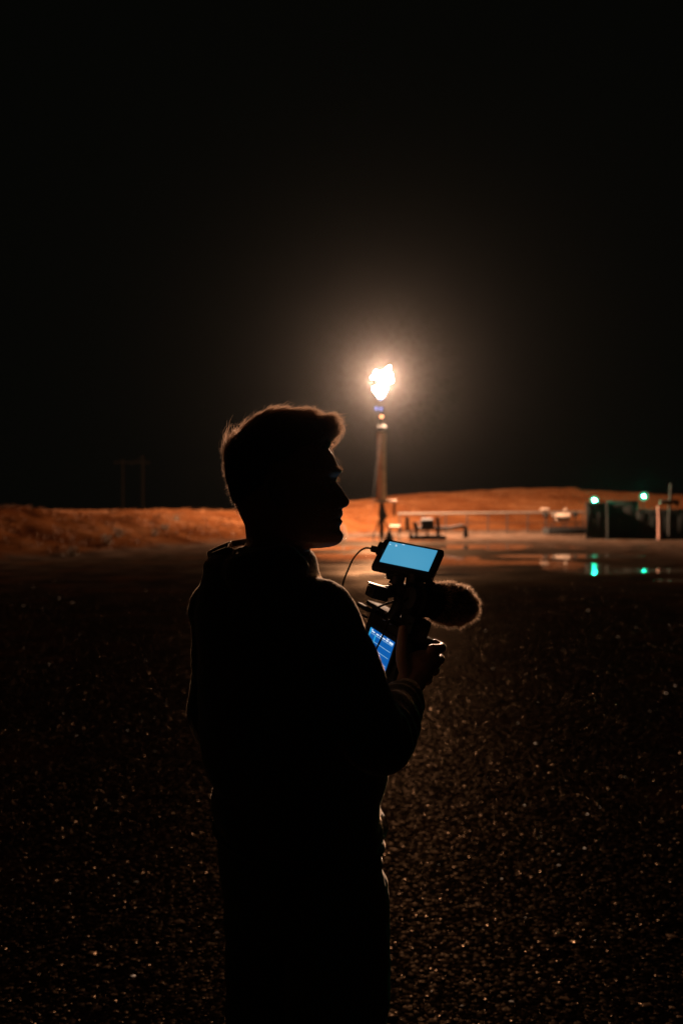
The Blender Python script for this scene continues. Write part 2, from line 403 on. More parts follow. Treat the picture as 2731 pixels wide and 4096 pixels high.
# ------------------------------------------------------------------ flare stack
FD = 52.0
def flare_stack():
    base = P(1526, 2137, FD); base.z = float(ground_h(np.array([base.x]), np.array([base.y]))[0]) - .02
    t = thing('flare_stack', 'tall thin flare stack with a blazing white gas flame at its top', 'flare stack', base)
    X, Y = base.x, base.y
    def z(py): return P(0, py, FD).z
    G().tube([(X, Y, 0), (X, Y, z(2012))], .15, 14).build('shaded_lower_pipe', M_DARK, t)  # stack below the platform, its shade put into the dark colour
    G().tube([(X, Y, z(2012)), (X, Y, z(1730)), ], [.29, .27], 16).build('stack_pipe', mat('heat_scaled_pipe', (.32, .19, .115), .75, var=.25, vscale=3), t)
    g = G().tube([(X, Y, z(1733)), (X, Y, z(1722)), (X, Y, z(1708)), (X, Y, z(1700))], [.2, .37, .37, .2], 16)
    g.build('collar', M_DARK, t)
    G().tube([(X, Y, z(1708)), (X, Y, z(1665)), (X, Y, z(1655))], [.16, .14, .2], 14).build('burner_tip', M_STEEL, t)
    G().tube([(X + .09, Y - .1, z(1735)), (X + .09, Y - .17, z(1690)), (X + .05, Y - .2, z(1672))], .03, 8).build('pilot_pipe', M_PALE, t)
    ig = G().sphere((X - .02, Y - .22, z(1668)), .10, 12, 8).build('glowing_burner_ring', emission('hot_metal_glow', (1, .36, .16), 5.5), t)
    # platform at the foot of the riser with its brackets
    pz = z(2005); x0 = P(1494, 0, FD).x; x1 = P(1584, 0, FD).x
    G().tube([(x0, Y - .3, pz), (x1, Y - .3, pz)], .075, 12).build('platform_rail', M_WHITE, t)
    G().box(((x0 + x1) / 2, Y + .1, pz - .03), (x1 - x0, .7, .05), bev=.01).build('platform', M_PALE, t)
    for dx, dy in ((0, 0),):
        G().tube([(x1 - .12, Y - .2, pz - .06), (x1 - .16, Y - .2, z(2064))], .07, 8).build('bracket', M_DARK, t)
    g = G().tube([(X, Y - .22, z(2015)), (X + .02, Y - .22, z(2050)), (X + .1, Y - .22, z(2072)), (X + .12, Y - .22, z(2078))], [.12, .25, .3, .12], 12)
    g.build('valve_body', M_DARK, t)
    for (px, dy) in ((1488, -.9), (1568, -.7), (1535, 1.1)):
        q = P(px, 2137, FD)
        gz = float(ground_h(np.array([q.x]), np.array([Y + dy]))[0])
        G().tube([(X, Y, z(2058)), (q.x, Y + dy, gz)], .05, 8).build('leg', M_DARK, t)
    for a in (0.3, 2.4, 4.5):
        ex, ey = X + 5.2 * math.cos(a), Y + 5.2 * math.sin(a)
        gz = float(ground_h(np.array([ex]), np.array([ey]))[0])
        G().tube([(X + .2 * math.cos(a), Y + .2 * math.sin(a), z(1728)), (ex, ey, gz)], .006, 6).build('guy_wire', M_DARK, t)
    # flame: lobed tongue, traced as overlapping lobes with real depth
    lobes = [(1532, 1507, 24), (1515, 1500, 17), (1550, 1507, 18), (1563, 1521, 9), (1552, 1476, 8), (1548, 1486, 10), (1557, 1467, 5), (1490, 1508, 7), (1498, 1506, 8), (1505, 1488, 8),
             (1521, 1560, 23), (1499, 1557, 10), (1522, 1580, 14), (1538, 1551, 12), (1531, 1533, 11), (1546, 1536, 7)]
    g = G()
    for k, (px, py, r) in enumerate(lobes):
        c = P(px, py, FD)
        g.sphere((c.x, Y + .25 * math.sin(k * 2.1), c.z), (r - 1.5) * FD / FPX, 10, 7)
    me = remesh(g, .042, 1)
    fm = emission('gas_flame', (1.0, .90, .80), FLAME_STRENGTH); nt = fm.node_tree          # burning gas gives light and lets light through
    ad = nt.nodes.new('ShaderNodeAddShader'); tr = nt.nodes.new('ShaderNodeBsdfTransparent')
    nt.links.new(nt.nodes['Emission'].outputs[0], ad.inputs[0]); nt.links.new(tr.outputs[0], ad.inputs[1])
    nt.links.new(ad.outputs[0], nt.nodes['Material Output'].inputs[0]); fm.cycles.emission_sampling = 'NONE'
    me.materials.append(fm)
    ld = bpy.data.lights.new('flame_light', 'POINT'); ld.energy = FLAME_POWER; ld.color = FLAME_COL; ld.shadow_soft_size = .30
    lo = bpy.data.objects.new('flame_light', ld); COL.objects.link(lo); lo.location = (P(1529, 0, FD).x, Y, z(1516)); adopt(lo, t)
    link('flame', me, t)
    for px, py in ((1504, 1635.5), (1522.5, 1637.5)):
        c = P(px, py, FD)
        G().sphere((c.x, Y - .2, c.z), .085, 10, 7, sc=(1, 1, 1.25)).build('pilot_flame', emission('blue_pilot_flame', (.16, .30, 1.0), 1.6), t)
    c = P(1522, 1592, FD)
    G().sphere((c.x, Y - .05, c.z), .14, 10, 7).build('flame_base', emission('blue_flame_base', (.25, .45, 1.0), 2.0), t)
    return t
flare_stack()

# ------------------------------------------------------------------ yard equipment in front of the bank
def gh(x, y): return float(ground_h(np.array([float(x)]), np.array([float(y)]))[0])

def guard_rail():
    d = 61.0
    a = P(1592, 2055, d); b = P(2335, 2048, 63.0)
    t = thing('pipe_rail_fence', 'long pale pipe rail fence running along the foot of the lit bank', 'fence', (a.x, a.y, 0))
    G().tube([a, a.lerp(b, .5), b], .085, 10).build('top_rail', M_PALE, t)
    lo0 = Vector((a.x, a.y, .78)); lo1 = Vector((b.x, b.y, .78))
    G().tube([lo0, lo1], .04, 8).build('lower_rail', M_RUST, t)
    for px in (1598, 1690, 1777, 1862, 1945, 2022, 2105, 2180, 2262, 2330):
        f = (px - 1592) / (2335 - 1592); q = a.lerp(b, f)
        G().tube([(q.x, q.y, gh(q.x, q.y) - .05), (q.x, q.y, q.z - .02)], .05, 8).build('post', M_DARK, t)
    return t
guard_rail()

def pipe_skid():
    d = 44.0
    c = P(1730, 2160, d)
    t = thing('pipe_skid', 'low dark skid of valves and pipework with a long pipe elbowing down to the right', 'pipe skid', (c.x, d, 0))
    def q(px, py, dd=0): 
        v = P(px, py, d); v.y += dd; return v
    g = G()
    x0, x1 = q(1637, 0).x, q(1778, 0).x; z0 = q(0, 2150).z
    for dy in (-.55, .55):
        G().box(((x0 + x1) / 2, d + dy, z0), (x1 - x0, .14, .24), bev=.015).build('skid_beam', M_DARK, t)
    for k in range(4):
        xx = x0 + (x1 - x0) * (k + .3) / 3.7
        G().box((xx, d, z0), (.12, .95, .12)).build('cross_beam', M_DARK, t)
    # uprights
    for px, y0, y1, r in ((1628, 2073, 2124, .105), (1750, 2072, 2148, .10)):
        a, b = q(px - 1, y0), q(px + 2, y1)
        G().tube([a, b], r, 10).build('riser', M_DARK, t)
        G().tube([a + Vector((0, 0, -.02)), a + Vector((0, 0, .05))], r * 1.6, 12).build('flange', M_DARK, t)
    # pump body and motor
    a, b = q(1686, 2097), q(1727, 2097)
    G().tube([a - Vector((.04, 0, 0)), a, b, b + Vector((.1, 0, 0))], [.24, .33, .33, .14], 14).build('pump_housing', M_DARK, t)
    ring = [q(1678, 2101) + Vector((.16 * math.cos(u), -.1, .16 * math.sin(u))) for u in np.linspace(0, 2 * math.pi, 17)]
    G().tube(ring, .035, 6).build('handwheel', M_DARK, t)
    G().tube([q(1655, 2088), q(1665, 2122)], .1, 10).build('filter_pot', M_RUST, t)
    G().tube([q(1640, 2124), q(1640, 2150)], .05, 8).build('stub_leg', M_DARK, t)
    for px in (1662, 1709, 1753):
        G().tube([q(px, 2113), q(px, 2150)], .06, 8).build('stub_leg', M_DARK, t)
    ring = [q(1655, 2131) + Vector((.17 * math.cos(u), -.3, .17 * math.sin(u))) for u in np.linspace(0, 2 * math.pi, 17)]
    G().tube(ring, .03, 6).build('handwheel', M_DARK, t)
    # long discharge pipe
    G().tube(smooth_path([q(1664, 2112), q(1720, 2113), q(1790, 2113), q(1838, 2106), q(1852, 2106), q(1860, 2113), q(1861, 2130), q(1862, 2150)], 4), .095, 10).build('discharge_pipe', M_DARK, t)
    G().tube([q(1861, 2120), q(1862, 2150)], [.12, .16], 10).build('elbow_support', M_DARK, t)
    return t
pipe_skid()

def cone_stand():
    d = 42.5
    c = P(1556, 2163, d)
    t = thing('cone_stand', 'small dark cone shaped stand on the yard behind the blue screen', 'pipe stand', (c.x, d, 0))
    g = G()
    top = P(1554, 2122, d).z
    G().tube([(c.x, d, 0.02), (c.x, d, .12), (c.x - .02, d, top * .6), (c.x - .03, d, top)], [.30, .26, .15, .06], 14).build('cone_body', M_DARK, t)
    G().box((c.x, d, .02), (.66, .66, .05), bev=.01).build('base_plate', M_DARK, t)
cone_stand()
def marker_post():
    d = 52.0
    a, b = P(1371, 2104, d), P(1383, 2139, d)
    t = thing('marker_post', 'short leaning white marker post at the foot of the bank beside the chin', 'marker post', (b.x, d, 0))
    G().tube([(b.x, d, gh(b.x, d) - .05), (a.x, d, a.z)], .075, 10).build('post', M_WHITE, t)
    G().tube([(a.x, d, a.z), (a.x - .01, d, a.z + .06)], [.085, .03], 10).build('cap', M_PALE, t)
    a = P(1357, 2122, d); 
    s = thing('rock', 'dark rock lying at the foot of the bank near the white marker post', 'rock', (a.x, d, 0))
    G().sphere((a.x, d - .6, .16), .26, 12, 8, sc=(1, 1, .8), fn=lambda v: 1 + .25 * noise.noise(v * 2.2)).build('stone', M_DARK, s)
marker_post()
def manifold_bar():
    d = 54.
    a, b = P(1558, 2105, d), P(1598, 2106, d)
    t = thing('pipe_barrier', 'short pale pipe barrier on two dark legs right of the flare stack foot', 'barrier', (a.x, d, 0))
    G().tube([a, b], .085, 10).build('bar', M_WHITE, t)
    for q in (a.lerp(b, .1), a.lerp(b, .9)):
        G().tube([(q.x, d, gh(q.x, d) - .03), (q.x, d, q.z - .06)], .04, 8).build('leg', M_DARK, t)
manifold_bar()

def pump_unit():
    d = 54.0
    c = P(2255, 2135, d)
    t = thing('pump_unit', 'dark skid mounted pump with a pale tank and two round wheels left of the cabinets', 'pump', (c.x, d, 0))
    def q(px, py, dd=0): v = P(px, py, d); v.y += dd; return v
    x0, x1 = q(2180, 0).x, q(2352, 0).x; 
    G().box(((x0 + x1) / 2, d, q(0, 2124).z), (x1 - x0, 1.6, .42), bev=.03).build('skid_base', M_DARK, t)
    for py in (2108, 2090):
        G().tube([q(2184, py, -.6), q(2322, py - 3, -.6)], .05, 8).build('rail', M_RUST, t)
    for px in (2192, 2240, 2300, 2322):
        G().tube([q(px, 2092, -.6), q(px, 2118, -.6)], .045, 8).build('rail_post', M_DARK, t)
    G().tube([q(2222, 2071, .1), q(2226, 2070, .1), q(2276, 2066, .1), q(2281, 2066, .1)], [.14, .26, .26, .14], 14).build('tank', M_WHITE, t)
    for px, py in ((2182, 2060), (2299, 2057)):
        a = q(px, py)
        G().tube([a + Vector((0, -.08, 0)), a + Vector((0, .08, 0))], .19, 14).build('wheel', M_DARK, t)
        G().tube([a + Vector((0, -.1, 0)), a + Vector((0, .1, 0))], .06, 10).build('hub', M_STEEL, t)
    for px, py in ((2182, 2060), (2299, 2057)):
        G().tube([q(px, py + 8), q(px, 2118)], .045, 8).build('pedestal', M_DARK, t)
    G().tube([q(2163, 2038), q(2192, 2037)], .08, 10).build('exhaust_pipe', M_WHITE, t)
    G().tube([q(2178, 2039), q(2181, 2056)], .05, 8).build('exhaust_stub', M_RUST, t)
    G().sphere(q(2261, 2038), .1, 10, 7).build('filler_cap', M_WHITE, t)
    G().tube([q(2261, 2040), q(2261, 2058)], .05, 8).build('filler_neck', M_RUST, t)
    G().sphere(q(2211, 2060, -.2), .13, 10, 7).build('gauge', M_PALE, t)
    G().tube([q(2211, 2064, -.2), q(2213, 2112, -.2)], .035, 8).build('gauge_stem', M_DARK, t)
    return t
pump_unit()

def cabinet(name, label, px0, px1, ptop, d, depth, ribs, cat):
    a = P(px0, ptop, d); b = P(px1, ptop, d); h = a.z; w = b.x - a.x
    cx = (a.x + b.x) / 2
    t = thing(name, label, cat, (cx, d, 0)); t.rotation_euler = (0, 0, math.radians(-19))
    G().box((cx, d + depth / 2, h / 2 + .06), (w, depth, h - .12), bev=.02).build('shell', M_CONT, t)
    G().box((cx, d + depth / 2, h + .015), (w + .12, depth + .12, .07), bev=.015).build('roof', M_CONT, t)
    G().box((cx, d + depth / 2, .06), (w + .04, depth + .04, .16), bev=.01).build('plinth', M_DARK, t)
    for k in range(ribs):
        xx = a.x + w * (k + .5) / ribs
        G().box((xx, d - .012, h * .52), (w / ribs * .86, .03, h * .78), bev=.008).build('door_panel', M_CONT, t)
        G().box((xx + w / ribs * .3, d - .045, h * .5), (.035, .04, .22), bev=.006).build('handle', M_STEEL, t)
    return t
cabinet('control_cabinet', 'narrow dark control cabinet under the left green lamp', 2343, 2424, 2014, 47.1, 1.2, 2, 'cabinet')
cabinet('equipment_shed', 'taller dark equipment shed between the two green lamps', 2432, 2548, 2006, 47.6, 1.5, 2, 'shed')
cabinet('storage_container', 'low wide dark container at the right edge below the right green lamp', 2553, 2800, 2040, 46.4, 1.6, 5, 'container')

def green_lamp(px, py, d, foot, label):
    c = P(px, py, d)
    t = thing('green_lamp', label, 'lamp', (c.x, d, 0), 'green lamps on the dark cabinets')
    G().tube([(c.x, d + .08, foot), (c.x, d + .08, c.z - .02)], .028, 8).build('mast', M_DARK, t)
    G().tube([(c.x, d + .10, c.z), (c.x, d + .02, c.z)], [.03, .075], 12).build('housing', M_DARK, t)
    G().sphere((c.x, d - .03, c.z), .042, 12, 8).build('bulb', emission('green_lamp_glow', (.012, 1.0, .50), GREEN_STRENGTH), t)
    gm = bpy.data.materials.get('green_halo_glow')
    if not gm:
        gm = emission('green_halo_glow', (.0, .30, .15), .7); nt = gm.node_tree       # glowing shell added round the bulb to draw its green halo
        ad = nt.nodes.new('ShaderNodeAddShader'); tr = nt.nodes.new('ShaderNodeBsdfTransparent'); tr.inputs['Color'].default_value = (.9, 1, .95, 1)
        nt.links.new(nt.nodes['Emission'].outputs[0], ad.inputs[0]); nt.links.new(tr.outputs[0], ad.inputs[1]); nt.links.new(ad.outputs[0], nt.nodes['Material Output'].inputs[0])
    G().sphere((c.x, d - .03, c.z), .24, 16, 10).build('halo_shell', gm, t)
green_lamp(2375, 2001, 47.8, P(0, 2014, 47.1).z, 'left green lamp, glowing above the narrow control cabinet')
green_lamp(2573, 1985, 47.3, P(0, 2040, 46.4).z, 'right green lamp, higher, glowing above the low container')

def vent_cross():
    d = 46.0
    t0 = P(2682, 1935, d); 
    t = thing('vent_pipe', 'tall pale vent pipe with a horizontal cross arm at the right edge', 'vent pipe', (t0.x, d, 0))
    G().tube([(t0.x - .12, d, 0), (t0.x - .1, d, 1.6), (t0.x, d, t0.z)], .075, 10).build('riser', M_GREY, t)
    G().tube([P(2638, 2009, d), P(2705, 2007, d)], .12, 10).build('cross_arm', M_GREY, t)
    G().sphere(P(2703, 2012, d) + Vector((0, -.1, 0)), .15, 10, 7, sc=(1, .6, 1.3)).build('end_cap', M_PALE, t)
vent_cross()
def single_post(px, y0, y1, d, r, m, name, label, cat):
    a, b = P(px, y0, d), P(px + 3, y1, d)
    t = thing(name, label, cat, (b.x, d, 0))
    G().tube([(b.x, d, 0), (b.x, d, b.z), (a.x, d, a.z)], [r, r, r * .8], 10).build('post', m, t)
    G().tube([(a.x, d, a.z), (a.x, d, a.z + r)], [r, r * .3], 10).build('cap', m, t)
    G().box((b.x, d, .03), (r * 4, r * 4, .06)).build('foot_plate', M_DARK, t)
single_post(2426, 2008, 2085, 46.7, .065, M_GREY, 'standpipe', 'thin pale standpipe between the narrow cabinet and the taller shed', 'pipe')
single_post(2632, 2030, 2085, 45.3, .10, M_ORANGE, 'bollard', 'thick orange bollard in front of the low container', 'bollard')

def utility_pole():
    d = 110.0
    a, b = P(492, 1835, d), P(572, 1822, d)
    ga, gb = gh(a.x, d), gh(b.x, d)
    t = thing('utility_pole', 'faint twin timber utility pole rising behind the left bank', 'utility pole', ((a.x + b.x) / 2, d, ga))
    G().tube([(a.x, d, ga - .2), a], [.2, .15], 10).build('pole', M_WOOD, t)
    G().tube([(b.x, d, gb - .2), b], [.24, .18], 10).build('pole', M_WOOD, t)
    za = P(0, 1850, d).z
    G().box(((a.x + b.x) / 2, d - .22, za), (b.x - a.x + 2.2, .16, .24)).build('cross_arm', M_WOOD, t)
    G().tube([P(525, 1860, d) + Vector((0, -.2, 0)), P(570, 1828, d) + Vector((0, -.2, 0))], .06, 8).build('brace', M_WOOD, t)
    for f in (-.35, .5, 1.35):
        xx = a.x + (b.x - a.x) * f
        for k in range(3):
            G().tube([(xx, d - .22, za - .14 - .16 * k), (xx, d - .22, za - .2 - .16 * k)], [.10, .06], 8).build('insulator', M_DARK, t)
utility_pole()

# dry grass and low bushes on the bank
def grass():
    n = 34000
    x = RNG.uniform(-26, 34, n); y = RNG.uniform(14, 80, n)
    d = foot_dist(x, y); k = (d > .3) & (d < 14) & (np.abs(x) < .5 * y) & (vnoise(x, y, .7, 31) > RNG.uniform(.1, .8, n))
    x, y, d = x[k], y[k], d[k]; z = ground_h(x, y); n = len(x)
    hgt = RNG.uniform(.06, .26, n) * (1 - .55 * np.clip((d - 8) / 5, 0, 1)); V = []; F = []
    a = RNG.uniform(0, 6.28, (n, 4)); w = .016
    co = np.zeros((n, 12, 3), np.float32)
    for j in range(4):
        ca, sa = np.cos(a[:, j]), np.sin(a[:, j]); off = RNG.uniform(-.07, .07, (n, 2))
        bx, by = x + off[:, 0], y + off[:, 1]
        co[:, 3 * j] = np.stack([bx - w * sa, by + w * ca, z - .03], -1)
        co[:, 3 * j + 1] = np.stack([bx + w * sa, by - w * ca, z - .03], -1)
        co[:, 3 * j + 2] = np.stack([bx + ca * hgt * .45, by + sa * hgt * .45, z + hgt], -1)
    tri = np.arange(n * 12).reshape(-1, 3)
    return raw_mesh('dry_grass', co.reshape(-1, 3), tri, mat('straw', (.075, .030, .010), .85, spec=.1, var=.4, vscale=.5))
def raw_mesh(name, co, tri, m, attr=None, smooth=False):
    me = bpy.data.meshes.new(name)
    me.vertices.add(len(co)); me.vertices.foreach_set('co', co.astype(np.float32).ravel())
    me.loops.add(tri.size); me.loops.foreach_set('vertex_index', tri.ravel().astype(np.int32))
    me.polygons.add(len(tri)); me.polygons.foreach_set('loop_start', np.arange(0, tri.size, 3, dtype=np.int32))
    if attr is not None:
        at = me.attributes.new('rnd', 'FLOAT', 'POINT'); at.data.foreach_set('value', attr.astype(np.float32))
    me.update(calc_edges=True)
    if smooth: me.polygons.foreach_set('use_smooth', [True] * len(tri))
    me.materials.append(m)
    o = bpy.data.objects.new(name, me); COL.objects.link(o); return o
g_ = grass(); g_['kind'] = 'stuff'

M_LEAF = mat('sage_leaves', (.06, .045, .025), .8, spec=.2, var=.3)
M_TWIG = mat('twigs', (.10, .07, .045), .9)
def shrub(px, py, size, label):
    d = FPX * CAMZ / (py - CY)
    c = P(px, py, d); gz = gh(c.x, d)
    t = thing('shrub', label, 'shrub', (c.x, d, gz), 'low bushes along the foot of the left bank')
    g = G()
    for k in range(9):
        a = k * 2.4; r = size * random.uniform(.3, .55)
        g.tube([(c.x, d, gz - .05), (c.x + r * .5 * math.cos(a), d + r * .5 * math.sin(a), gz + size * .4), (c.x + r * math.cos(a), d + r * math.sin(a), gz + size * random.uniform(.7, 1))], [.02, .014, .005], 5)
    g.build('stems', M_TWIG, t)
    g = G()
    for k in range(260):
        u = Vector((random.gauss(0, .33), random.gauss(0, .33), random.uniform(.12, 1.05))) * size
        q = Vector((c.x, d, gz)) + u; s = size * random.uniform(.05, .10)
        e1 = Vector((random.gauss(0, 1), random.gauss(0, 1), random.gauss(0, 1))).normalized() * s
        e2 = Vector((random.gauss(0, 1), random.gauss(0, 1), random.gauss(0, 1))).normalized() * s * .6
        g.add([q, q + e1 + e2, q + e1 * 2, q + e1 - e2], [(0, 1, 2, 3)])
    o = g.build('leaves', M_LEAF, t, smooth=False); o['kind'] = 'stuff'
for px, py, s, lab in ((428, 2203, .42, 'largest dark shrub at the foot of the left bank, beside a paler one'),
                       (472, 2191, .40, 'dark rounded shrub just right of the largest one on the left bank'),
                       (292, 2228, .36, 'low dark shrub nearest the left edge on the gravel margin'),
                       (620, 2182, .34, 'small dark shrub at the bank foot where the pale earth scar begins'),
                       (662, 2174, .36, 'small dark shrub in the middle of the pale earth scar'),
                       (705, 2156, .36, 'dark shrub up the slope nearest the man\'s shoulder')):
    shrub(px, py, s, lab)

# ------------------------------------------------------------------ loose gravel
def gravel():
    phi = (1 + 5 ** .5) / 2
    ico = np.array([(-1, phi, 0), (1, phi, 0), (-1, -phi, 0), (1, -phi, 0), (0, -1, phi), (0, 1, phi), (0, -1, -phi), (0, 1, -phi), (phi, 0, -1), (phi, 0, 1), (-phi, 0, -1), (-phi, 0, 1)], float)
    ico /= np.linalg.norm(ico[0])
    T = np.array([(0, 11, 5), (0, 5, 1), (0, 1, 7), (0, 7, 10), (0, 10, 11), (1, 5, 9), (5, 11, 4), (11, 10, 2), (10, 7, 6), (7, 1, 8), (3, 9, 4), (3, 4, 2), (3, 2, 6), (3, 6, 8), (3, 8, 9), (4, 9, 5), (2, 4, 11), (6, 2, 10), (8, 6, 7), (9, 8, 1)])
    n = 105000
    y = RNG.uniform(2.0, 20, n); x = RNG.uniform(-.56, .56, n) * y
    r = (.0026 + .0105 * RNG.uniform(0, 1, n) ** 3.4) * (.72 + y / 12)
    big = RNG.uniform(0, 1, n) > .9955; r = np.where(big, RNG.uniform(.016, .026, n), r)
    clear = (np.hypot((x + .13) / .38, (y - 1.55) / .3) > 1)
    clear &= (y < 11) | (RNG.uniform(0, 1, len(y)) > (y - 11) / 9)
    x, y, r = x[clear], y[clear], r[clear]; n = len(x)
    z = ground_h(x, y)
    sq = RNG.uniform(.10, .26, n); el = RNG.uniform(.8, 1.35, n)
    a = RNG.uniform(0, 6.28, n); tilt = RNG.normal(0, .035, n); ta = RNG.uniform(0, 6.28, n)
    v = ico[None] * (1 + RNG.normal(0, .13, (n, 12, 1)))
    v = v * np.stack([r * el, r, r * sq], -1)[:, None, :]
    ca, sa = np.cos(a)[:, None], np.sin(a)[:, None]
    vx = v[..., 0] * ca - v[..., 1] * sa; vy = v[..., 0] * sa + v[..., 1] * ca; vz = v[..., 2]
    vz = vz + vx * (tilt * np.cos(ta))[:, None] + vy * (tilt * np.sin(ta))[:, None]
    co = np.stack([vx + x[:, None], vy + y[:, None], vz + (z + r * sq * .15)[:, None]], -1)
    tri = T[None] + (np.arange(n) * 12)[:, None, None]
    rnd = np.repeat(RNG.uniform(0, 1, n), 12)
    m = bpy.data.materials.new('wet_stone'); m.use_nodes = True
    nt = m.node_tree; b = nt.nodes['Principled BSDF']
    at = nt.nodes.new('ShaderNodeAttribute'); at.attribute_name = 'rnd'
    cr = nt.nodes.new('ShaderNodeValToRGB'); nt.links.new(at.outputs['Fac'], cr.inputs[0])
    for p, c in ((0, (.002, .0014, .0009)), (.5, (.0042, .003, .002)), (.95, (.006, .0045, .0032)), (1, (.022, .014, .009))):
        if p in (0, 1): e = cr.color_ramp.elements[int(p)]
        else: e = cr.color_ramp.elements.new(p)
        e.position = p; e.color = (*c, 1)
    df = nt.nodes.new('ShaderNodeBsdfDiffuse'); gl = nt.nodes.new('ShaderNodeBsdfGlossy'); mxs = nt.nodes.new('ShaderNodeMixShader')
    nt.links.new(cr.outputs[0], df.inputs['Color'])
    rr = nt.nodes.new('ShaderNodeMath'); rr.operation = 'MULTIPLY'; rr.inputs[1].default_value = 7.31
    fr = nt.nodes.new('ShaderNodeMath'); fr.operation = 'FRACT'
    nt.links.new(at.outputs['Fac'], rr.inputs[0]); nt.links.new(rr.outputs[0], fr.inputs[0])
    mr = nt.nodes.new('ShaderNodeMapRange'); mr.inputs['To Min'].default_value = .42; mr.inputs['To Max'].default_value = .24
    nt.links.new(fr.outputs[0], mr.inputs['Value']); nt.links.new(mr.outputs['Result'], gl.inputs['Roughness'])
    pw = nt.nodes.new('ShaderNodeMath'); pw.operation = 'POWER'; pw.inputs[1].default_value = 8; nt.links.new(fr.outputs[0], pw.inputs[0])
    ml = nt.nodes.new('ShaderNodeMapRange'); gl.inputs['Color'].default_value = (1, .70, .46, 1); ml.inputs['To Min'].default_value = .0009; ml.inputs['To Max'].default_value = .042; nt.links.new(pw.outputs[0], ml.inputs['Value'])
    nt.links.new(ml.outputs['Result'], mxs.inputs[0]); nt.links.new(df.outputs[0], mxs.inputs[1]); nt.links.new(gl.outputs[0], mxs.inputs[2])
    nt.links.new(mxs.outputs[0], nt.nodes['Material Output'].inputs['Surface'])
    o = raw_mesh('gravel', co.reshape(-1, 3), tri.reshape(-1, 3), m, rnd, smooth=True)
    o['kind'] = 'stuff'
gravel()

# ================================================================== the person
PD = 1.5                                    # depth of the neck axis
PX = -.135
M_SKIN = mat('skin', (.27, .15, .10), .5, spec=.4, var=.08, vscale=30, bump=.08, bscale=300)
M_SKIN.node_tree.nodes['Principled BSDF'].inputs['Subsurface Weight'].default_value = .5; M_SKIN.node_tree.nodes['Principled BSDF'].inputs['Subsurface Radius'].default_value = (1, .35, .2); M_SKIN.node_tree.nodes['Principled BSDF'].inputs['Subsurface Scale'].default_value = .0018
M_JACKET = mat('dark_fleece', (.075, .07, .056), .9, spec=.15, var=.2, vscale=12, bump=.35, bscale=260, sheen=.6, sheen_col=(1, .9, .8))
M_TROUSER = mat('dark_trouser_cloth', (.085, .08, .06), .85, spec=.2, var=.2, vscale=10, bump=.3, bscale=320, sheen=.25)
def velvet(m, col, sigma):
    nt = m.node_tree; o = nt.nodes['Material Output']; b = nt.nodes['Principled BSDF']
    v = nt.nodes.new('ShaderNodeBsdfSheen'); v.distribution = 'ASHIKHMIN'; v.inputs['Color'].default_value = (*col, 1); v.inputs['Roughness'].default_value = sigma
    a = nt.nodes.new('ShaderNodeAddShader'); nt.links.new(b.outputs[0], a.inputs[0]); nt.links.new(v.outputs[0], a.inputs[1]); nt.links.new(a.outputs[0], o.inputs['Surface'])
velvet(M_JACKET, (.75, .60, .45), .22); velvet(M_TROUSER, (.12, .105, .08), .3); velvet(M_SKIN, (.36, .26, .19), .25)
M_SHOE = mat('dark_shoe_leather', (.03, .025, .02), .5, bump=.1)
M_SOLE = mat('rubber_sole', (.02, .02, .02), .8)
person = thing('person', 'man in a dark hooded jacket in profile, holding a handheld camera rig', 'person', (PX, PD, 0))

Wd, Fd = Vector((.72, -.69, 0)), Vector((.69, .72, 0))      # shoulder axis (to his right), facing

# --- head profile (photograph pixels)
FRONT = [(1681, 1142), (1685, 1180), (1700, 1230), (1725, 1270), (1760, 1300), (1800, 1318), (1819, 1333), (1854, 1348), (1874, 1357), (1882, 1364), (1890, 1362), (1909, 1349),
         (1926, 1345), (1937, 1353), (1955, 1369), (1972, 1379), (1988, 1390), (2003, 1399), (2011, 1399), (2020, 1394), (2028, 1386), (2034, 1364), (2038, 1365), (2044, 1371),
         (2054, 1371.5), (2064, 1370), (2069, 1363), (2072.5, 1357), (2076, 1363), (2083, 1371), (2091, 1369.5), (2104, 1360), (2119, 1361), (2130, 1369), (2140, 1374), (2154, 1372), (2167, 1364), (2178, 1351), (2187, 1325), (2192, 1285)]
BASEF = [(1681, 1142), (1700, 1230), (1760, 1300), (1800, 1318), (1850, 1340), (1882, 1348), (1926, 1340), (1970, 1340), (2035, 1350), (2072, 1350), (2104, 1349), (2137, 1352), (2167, 1345), (2187, 1312), (2192, 1280)]
BACK = [(1681, 1118), (1687, 1080), (1705, 1030), (1732, 985), (1765, 950), (1800, 925), (1840, 912), (1871, 908), (1917, 913), (1963, 927), (2020, 945), (2062, 962), (2100, 980), (2192, 990)]
HALFW = [(1681, .004), (1686, .022), (1700, .042), (1725, .058), (1760, .069), (1800, .075), (1870, .077), (1930, .074), (1985, .071), (2040, .066), (2090, .060), (2130, .054), (2165, .048), (2192, .040)]
PXM = PD / FPX
def hx(px): return (px - CX) * PXM
def hz_(py): return CAMZ - (py - CY) * PXM
